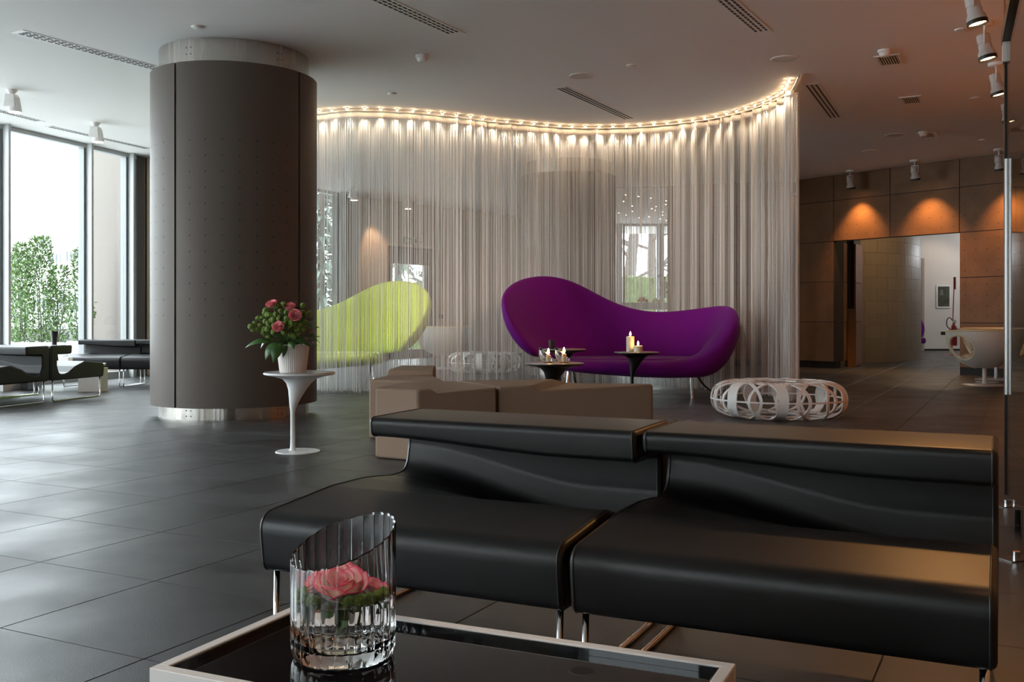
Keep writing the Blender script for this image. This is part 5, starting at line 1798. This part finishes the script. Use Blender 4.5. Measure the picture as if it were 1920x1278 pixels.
# floor pivot plates
for px, py, lb in ((1888, 948, 'small steel floor pivot plate at the copper jamb'), (1906, 1048, 'small steel floor bolt plate under the glass door')):
    c = on_floor(px, py)
    t = thing('pivot_plate', lb, 'floor plate', (c.x, c.y, 0.0005), 0.3, 'floor plates of the glass door')
    bm = bmesh.new(); box(bm, -0.06, 0.06, -0.04, 0.04, 0, 0.004); obj('plate', bm, M['steel'], t)
    bm = bmesh.new(); lathe(bm, [(0.014, 0.004), (0.014, 0.03), (0, 0.03)], 12, True); obj('pivot', bm, M['chrome'], t, smooth='auto')

# ---------------------------------------------------------------- outside
bm = bmesh.new(); box(bm, -90, 90, -60, 120, -0.45, -0.30); o = obj('ground', bm, M['ground']); struct(o)
# exterior fin wall seen through the narrow window
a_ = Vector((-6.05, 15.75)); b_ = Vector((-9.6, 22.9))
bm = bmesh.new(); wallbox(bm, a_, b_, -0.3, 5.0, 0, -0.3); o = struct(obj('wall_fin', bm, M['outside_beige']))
# pale building with window bands
BX = 46.0
def bpt(px, py, Y): return at(px, py, Y)
bld = thing('office_building', 'pale office building with grey window bands beyond the shrubs', 'building', (at(80, 500, BX).x, BX, -0.3))
o_ = bld.location
def bb(x0, x1, y0, y1, z0, z1, m, nm, parent=bld):
    bm = bmesh.new(); box(bm, x0-o_.x, x1-o_.x, y0-o_.y, y1-o_.y, z0+0.3, z1+0.3); return obj(nm, bm, M[m], parent)
bx0_, bx1_ = at(40, 0, BX).x-9, at(240, 0, BX).x
bb(bx0_, bx1_, BX, BX+14, -0.3, zt(0, 440, BX), 'outside_white', 'wall')
bb(bx0_, bx1_, BX-0.25, BX+14.2, zt(0, 440, BX), zt(0, 432, BX), 'outside_white', 'roof_edge')
for (p0, p1, y0, y1, n_) in ((88, 117, 475, 493, 4), (122, 152, 470, 490, 4), (52, 82, 479, 496, 4), (60, 104, 560, 580, 5), (110, 152, 556, 580, 5)):
    for i in range(n_):
        xa = at(p0+(p1-p0)*i/n_, 0, BX).x+0.06; xb = at(p0+(p1-p0)*(i+1)/n_, 0, BX).x-0.06
        f_ = bb(xa, xb, BX-0.06, BX+0.05, zt(0, y1, BX), zt(0, y0, BX), 'concrete', 'window')
        bm = bmesh.new(); box(bm, xa-o_.x+0.06, xb-o_.x-0.06, BX-0.08-o_.y, BX-0.061-o_.y, zt(0, y1, BX)+0.36, zt(0, y0, BX)+0.24); obj('pane', bm, M['pane_far'], f_)
# low wall and fence behind the planters
WYY = 23.0
wl = thing('garden_wall', 'low grey stone wall behind the planters outside', 'wall', (at(80, 0, WYY).x, WYY, -0.3))
n_ = 0
bm0 = None
for j in range(4):
    for i in range(12):
        x = -4.2+i*0.72+(0.36 if j % 2 else 0)
        bm = bmesh.new(); box(bm, -0.35, 0.35, -0.15, 0.15, 0, 0.235)
        if bm0 is None: bm0 = o = obj('stone_block', bm, M['concrete'], wl)
        else:
            bm.free(); o = bm0.copy(); COL.objects.link(o); o.parent = wl
        o.location = (x, R.uniform(-0.015, 0.015), 0.24*j)
fn = thing('mesh_fence', 'green wire mesh fence behind the shrubs outside', 'fence', (at(40, 0, 27.0).x, 27.0, -0.3))
for i in range(5):
    bm = bmesh.new(); box(bm, -3.2+1.6*i-0.03, -3.2+1.6*i+0.03, -0.03, 0.03, 0, 2.0); obj('post', bm, M['fence'], fn)
bm = bmesh.new()
for i in range(41):
    x = -3.2+6.4*i/40; box(bm, x-0.008, x+0.008, -0.008, 0.008, 0.1, 1.95)
for j in range(14):
    z = 0.12+1.8*j/13; box(bm, -3.2, 3.2, -0.007, 0.007, z-0.008, z+0.008)
o = obj('wire_grid', bm, M['fence'], fn); o['kind'] = 'stuff'
def shrub(bm, c, h, rad, n_, seed, top=0.55):
    rr = random.Random(seed)
    for k in range(n_):
        t = rr.random()
        z = h*t**0.85
        wd = rad*(1-0.7*max(0, t-0.25))*(0.5+0.5*min(1, t*4))
        a = rr.uniform(0, 2*PI); u = math.sqrt(rr.random())
        p = Vector((c.x+wd*u*math.cos(a), c.y+wd*u*math.sin(a), c.z+z))
        d = Vector((math.cos(a)*0.5+rr.gauss(0, 0.4), math.sin(a)*0.5+rr.gauss(0, 0.4), rr.uniform(0.1, 1.0))).normalized()
        leaf_verts(bm, p, p+d*rr.uniform(0.05, 0.085), rr.uniform(0.012, 0.019), (rr.gauss(0, 1), rr.gauss(0, 1), 1), n=2)
PLY = 17.3
for k, (px, w_, y0, lb, hs) in enumerate(((78, 0.85, 641, 'white trough planter with tall leafy shrubs outside the wide window', ((-0.34, 1.75, 0.20), (-0.02, 1.85, 0.28), (0.30, 1.35, 0.22))), (162, 0.42, 639, 'white square planter with a slender shrub at the window edge', ((-0.1, 1.6, 0.2),)), (22, 0.5, 640, 'white square planter with an airy shrub near the window pilaster', ((0.05, 1.75, 0.22),)))):
    p = at(px, y0, (PLY, PLY-0.3, 19.4)[k])
    ztop = p.z
    t = thing('planter', lb, 'planter', (p.x, p.y, -0.3))
    bm = bmesh.new()
    hx_, hy_ = w_/2, 0.26
    def ring(s_, z): return [bm.verts.new((x*s_, y*s_, z)) for x, y in ((-hx_, -hy_), (hx_, -hy_), (hx_, hy_), (-hx_, hy_))]
    rs = [ring(0.82, 0), ring(0.97, ztop+0.3-0.07), ring(1.04, ztop+0.3-0.07), ring(1.04, ztop+0.3), ring(0.94, ztop+0.3), ring(0.92, ztop+0.3-0.06)]
    for A, B in zip(rs, rs[1:]):
        for i in range(4): bm.faces.new((A[i], A[(i+1) % 4], B[(i+1) % 4], B[i]))
    bm.faces.new(rs[0]); bm.faces.new(rs[-1])
    obj('trough', bm, M['outside_white'], t)
    bm = bmesh.new(); bs = bmesh.new()
    for i, (dx, h_, r_) in enumerate(hs):
        c = Vector((dx, 0, ztop+0.3-0.05))
        shrub(bm, c, h_, r_*1.15, int(1900*h_*r_/0.4), 20+10*k+i)
        for s_ in range(4):
            tube(bs, [c+Vector((R.uniform(-0.05, 0.05), 0, 0)), c+Vector((R.uniform(-0.1, 0.1), 0.02, h_*0.5)), c+Vector((R.uniform(-0.15, 0.15), 0, h_*0.9))], [0.010, 0.007, 0.003], 5)
    o = obj('foliage', bm, M['shrub'], t); o['kind'] = 'stuff'
    obj('stems', bs, M['bark'], t)
# conifers and hedge behind the rear window and door
def conifer(label, x, y, h, rad, seed, n_=900):
    rr = random.Random(seed)
    t = thing('conifer_tree', label, 'tree', (x, y, -0.3), 0, 'conifers outside the rear glazing')
    bm = bmesh.new(); tube(bm, [(0, 0, 0), (0.05, 0, h*0.5), (0, 0, h)], [0.16, 0.09, 0.02], 8); obj('trunk', bm, M['bark'], t, smooth=True)
    bm = bmesh.new()
    for k in range(n_):
        z = h*(0.08+0.9*rr.random()); L_ = rad*(1-z/h*0.85)*rr.uniform(0.5, 1.0); a = rr.uniform(0, 2*PI)
        p0 = Vector((L_*0.15*math.cos(a), L_*0.15*math.sin(a), z)); p1 = Vector((L_*math.cos(a), L_*math.sin(a), z-0.18*L_))
        leaf_verts(bm, p0, p1, 0.10, (rr.gauss(0, 0.3), rr.gauss(0, 0.3), 1), n=3)
    o = obj('boughs', bm, M['conifer'], t); o['kind'] = 'stuff'
p = at(600, 0, 29.5); conifer('tall dark conifer outside the rear window beside the round column', p.x, 29.5, 9, 2.0, 3)
p = at(745, 0, 33.0); conifer('grey green cedar outside the glazed door', p.x, 33.0, 8, 3.0, 4, 420)
def hedge(label, x0, x1, y, h):
    t = thing('hedge', label, 'hedge', ((x0+x1)/2, y, -0.3))
    bm = bmesh.new()
    rr = random.Random(int(x0*10))
    nx, nz = int((x1-x0)/0.25), int((h+0.3)/0.25)
    g = {}
    for i in range(nx+1):
        for j in range(nz+4):
            if j <= nz: pz, py = (h+0.3)*j/nz, 0
            else: pz, py = h+0.3, 0.35*(j-nz)
            g[i, j] = bm.verts.new((x0-(x0+x1)/2+(x1-x0)*i/nx, py+rr.gauss(0, 0.03), pz+rr.gauss(0, 0.03)))
    for i in range(nx):
        for j in range(nz+3): bm.faces.new((g[i, j], g[i+1, j], g[i+1, j+1], g[i, j+1]))
    obj('clipped_body', bm, M['hedge'], t)
    bm = bmesh.new()
    for k in range(int((x1-x0)*(h+0.3)*45)):
        p = Vector((rr.uniform(x0, x1)-(x0+x1)/2, -0.02-rr.random()*0.05, rr.uniform(0, h+0.32)))
        leaf_verts(bm, p, p+Vector((rr.gauss(0, 1), -0.4, rr.gauss(0.3, 1))).normalized()*0.12, 0.035, (0, -1, 0.3), n=2)
    o = obj('leaves', bm, M['hedge'], t); o['kind'] = 'stuff'
HY = 36.0
hedge('clipped green hedge outside the far counter window', at(1130, 0, HY).x, at(1280, 0, HY).x, HY, zt(0, 518, HY))
hedge('clipped green hedge outside the glazed door and rear window', at(560, 0, 30.5).x, at(840, 0, 30.5).x, 37.5, zt(0, 528, 37.5))
# bare trees outside the far window
def bare_tree(label, x, y, h, seed, lean=0.0):
    rr = random.Random(seed)
    t = thing('bare_tree', label, 'tree', (x, y, -0.3), 0, 'bare trees outside the far window')
    bm = bmesh.new(); top = Vector((lean, 0, h)); tube(bm, [(0, 0, 0), (lean*0.3, 0, h*0.4), top], [0.32, 0.24, 0.10], 8); obj('trunk', bm, M['bark'], t, smooth=True)
    bm = bmesh.new()
    def br(p, d, L_, r, lv):
        q = p+d*L_*0.5+Vector((rr.gauss(0, 0.05), 0, rr.gauss(0, 0.05)))*L_; e_ = q+(d+Vector((rr.gauss(0, 0.2), rr.gauss(0, 0.2), 0.15))).normalized()*L_*0.5
        tube(bm, [p, q, e_], [r, r*0.8, r*0.5], 5 if lv < 2 else 3)
        if lv < 3:
            for k in range(4 if lv < 2 else 3):
                tt = rr.uniform(0.3, 1.0)
                s0 = p.lerp(q, tt*2) if tt < 0.5 else q.lerp(e_, tt*2-1)
                dd = (d+Vector((rr.gauss(0, 0.7), rr.gauss(0, 0.5), rr.gauss(0.1, 0.5)))).normalized()
                br(s0, dd, L_*rr.uniform(0.4, 0.65), r*0.55, lv+1)
    for k in range(9):
        z = h*rr.uniform(0.25, 0.98); a = rr.uniform(0, 2*PI)
        br(Vector((lean*z/h, 0, z)), Vector((math.cos(a), math.sin(a)*0.5, rr.uniform(0.15, 0.7))).normalized(), rr.uniform(2.0, 3.6), 0.075, 0)
    obj('branches', bm, M['bark'], t)
    return t
p = at(1172, 0, 42); bare_tree('bare tree with a thick trunk outside the far counter window', p.x, 42, 8.5, 2, 0.8)
p = at(1222, 0, 48); bare_tree('second bare tree, farther off outside the far counter window', p.x, 48, 7.5, 9)
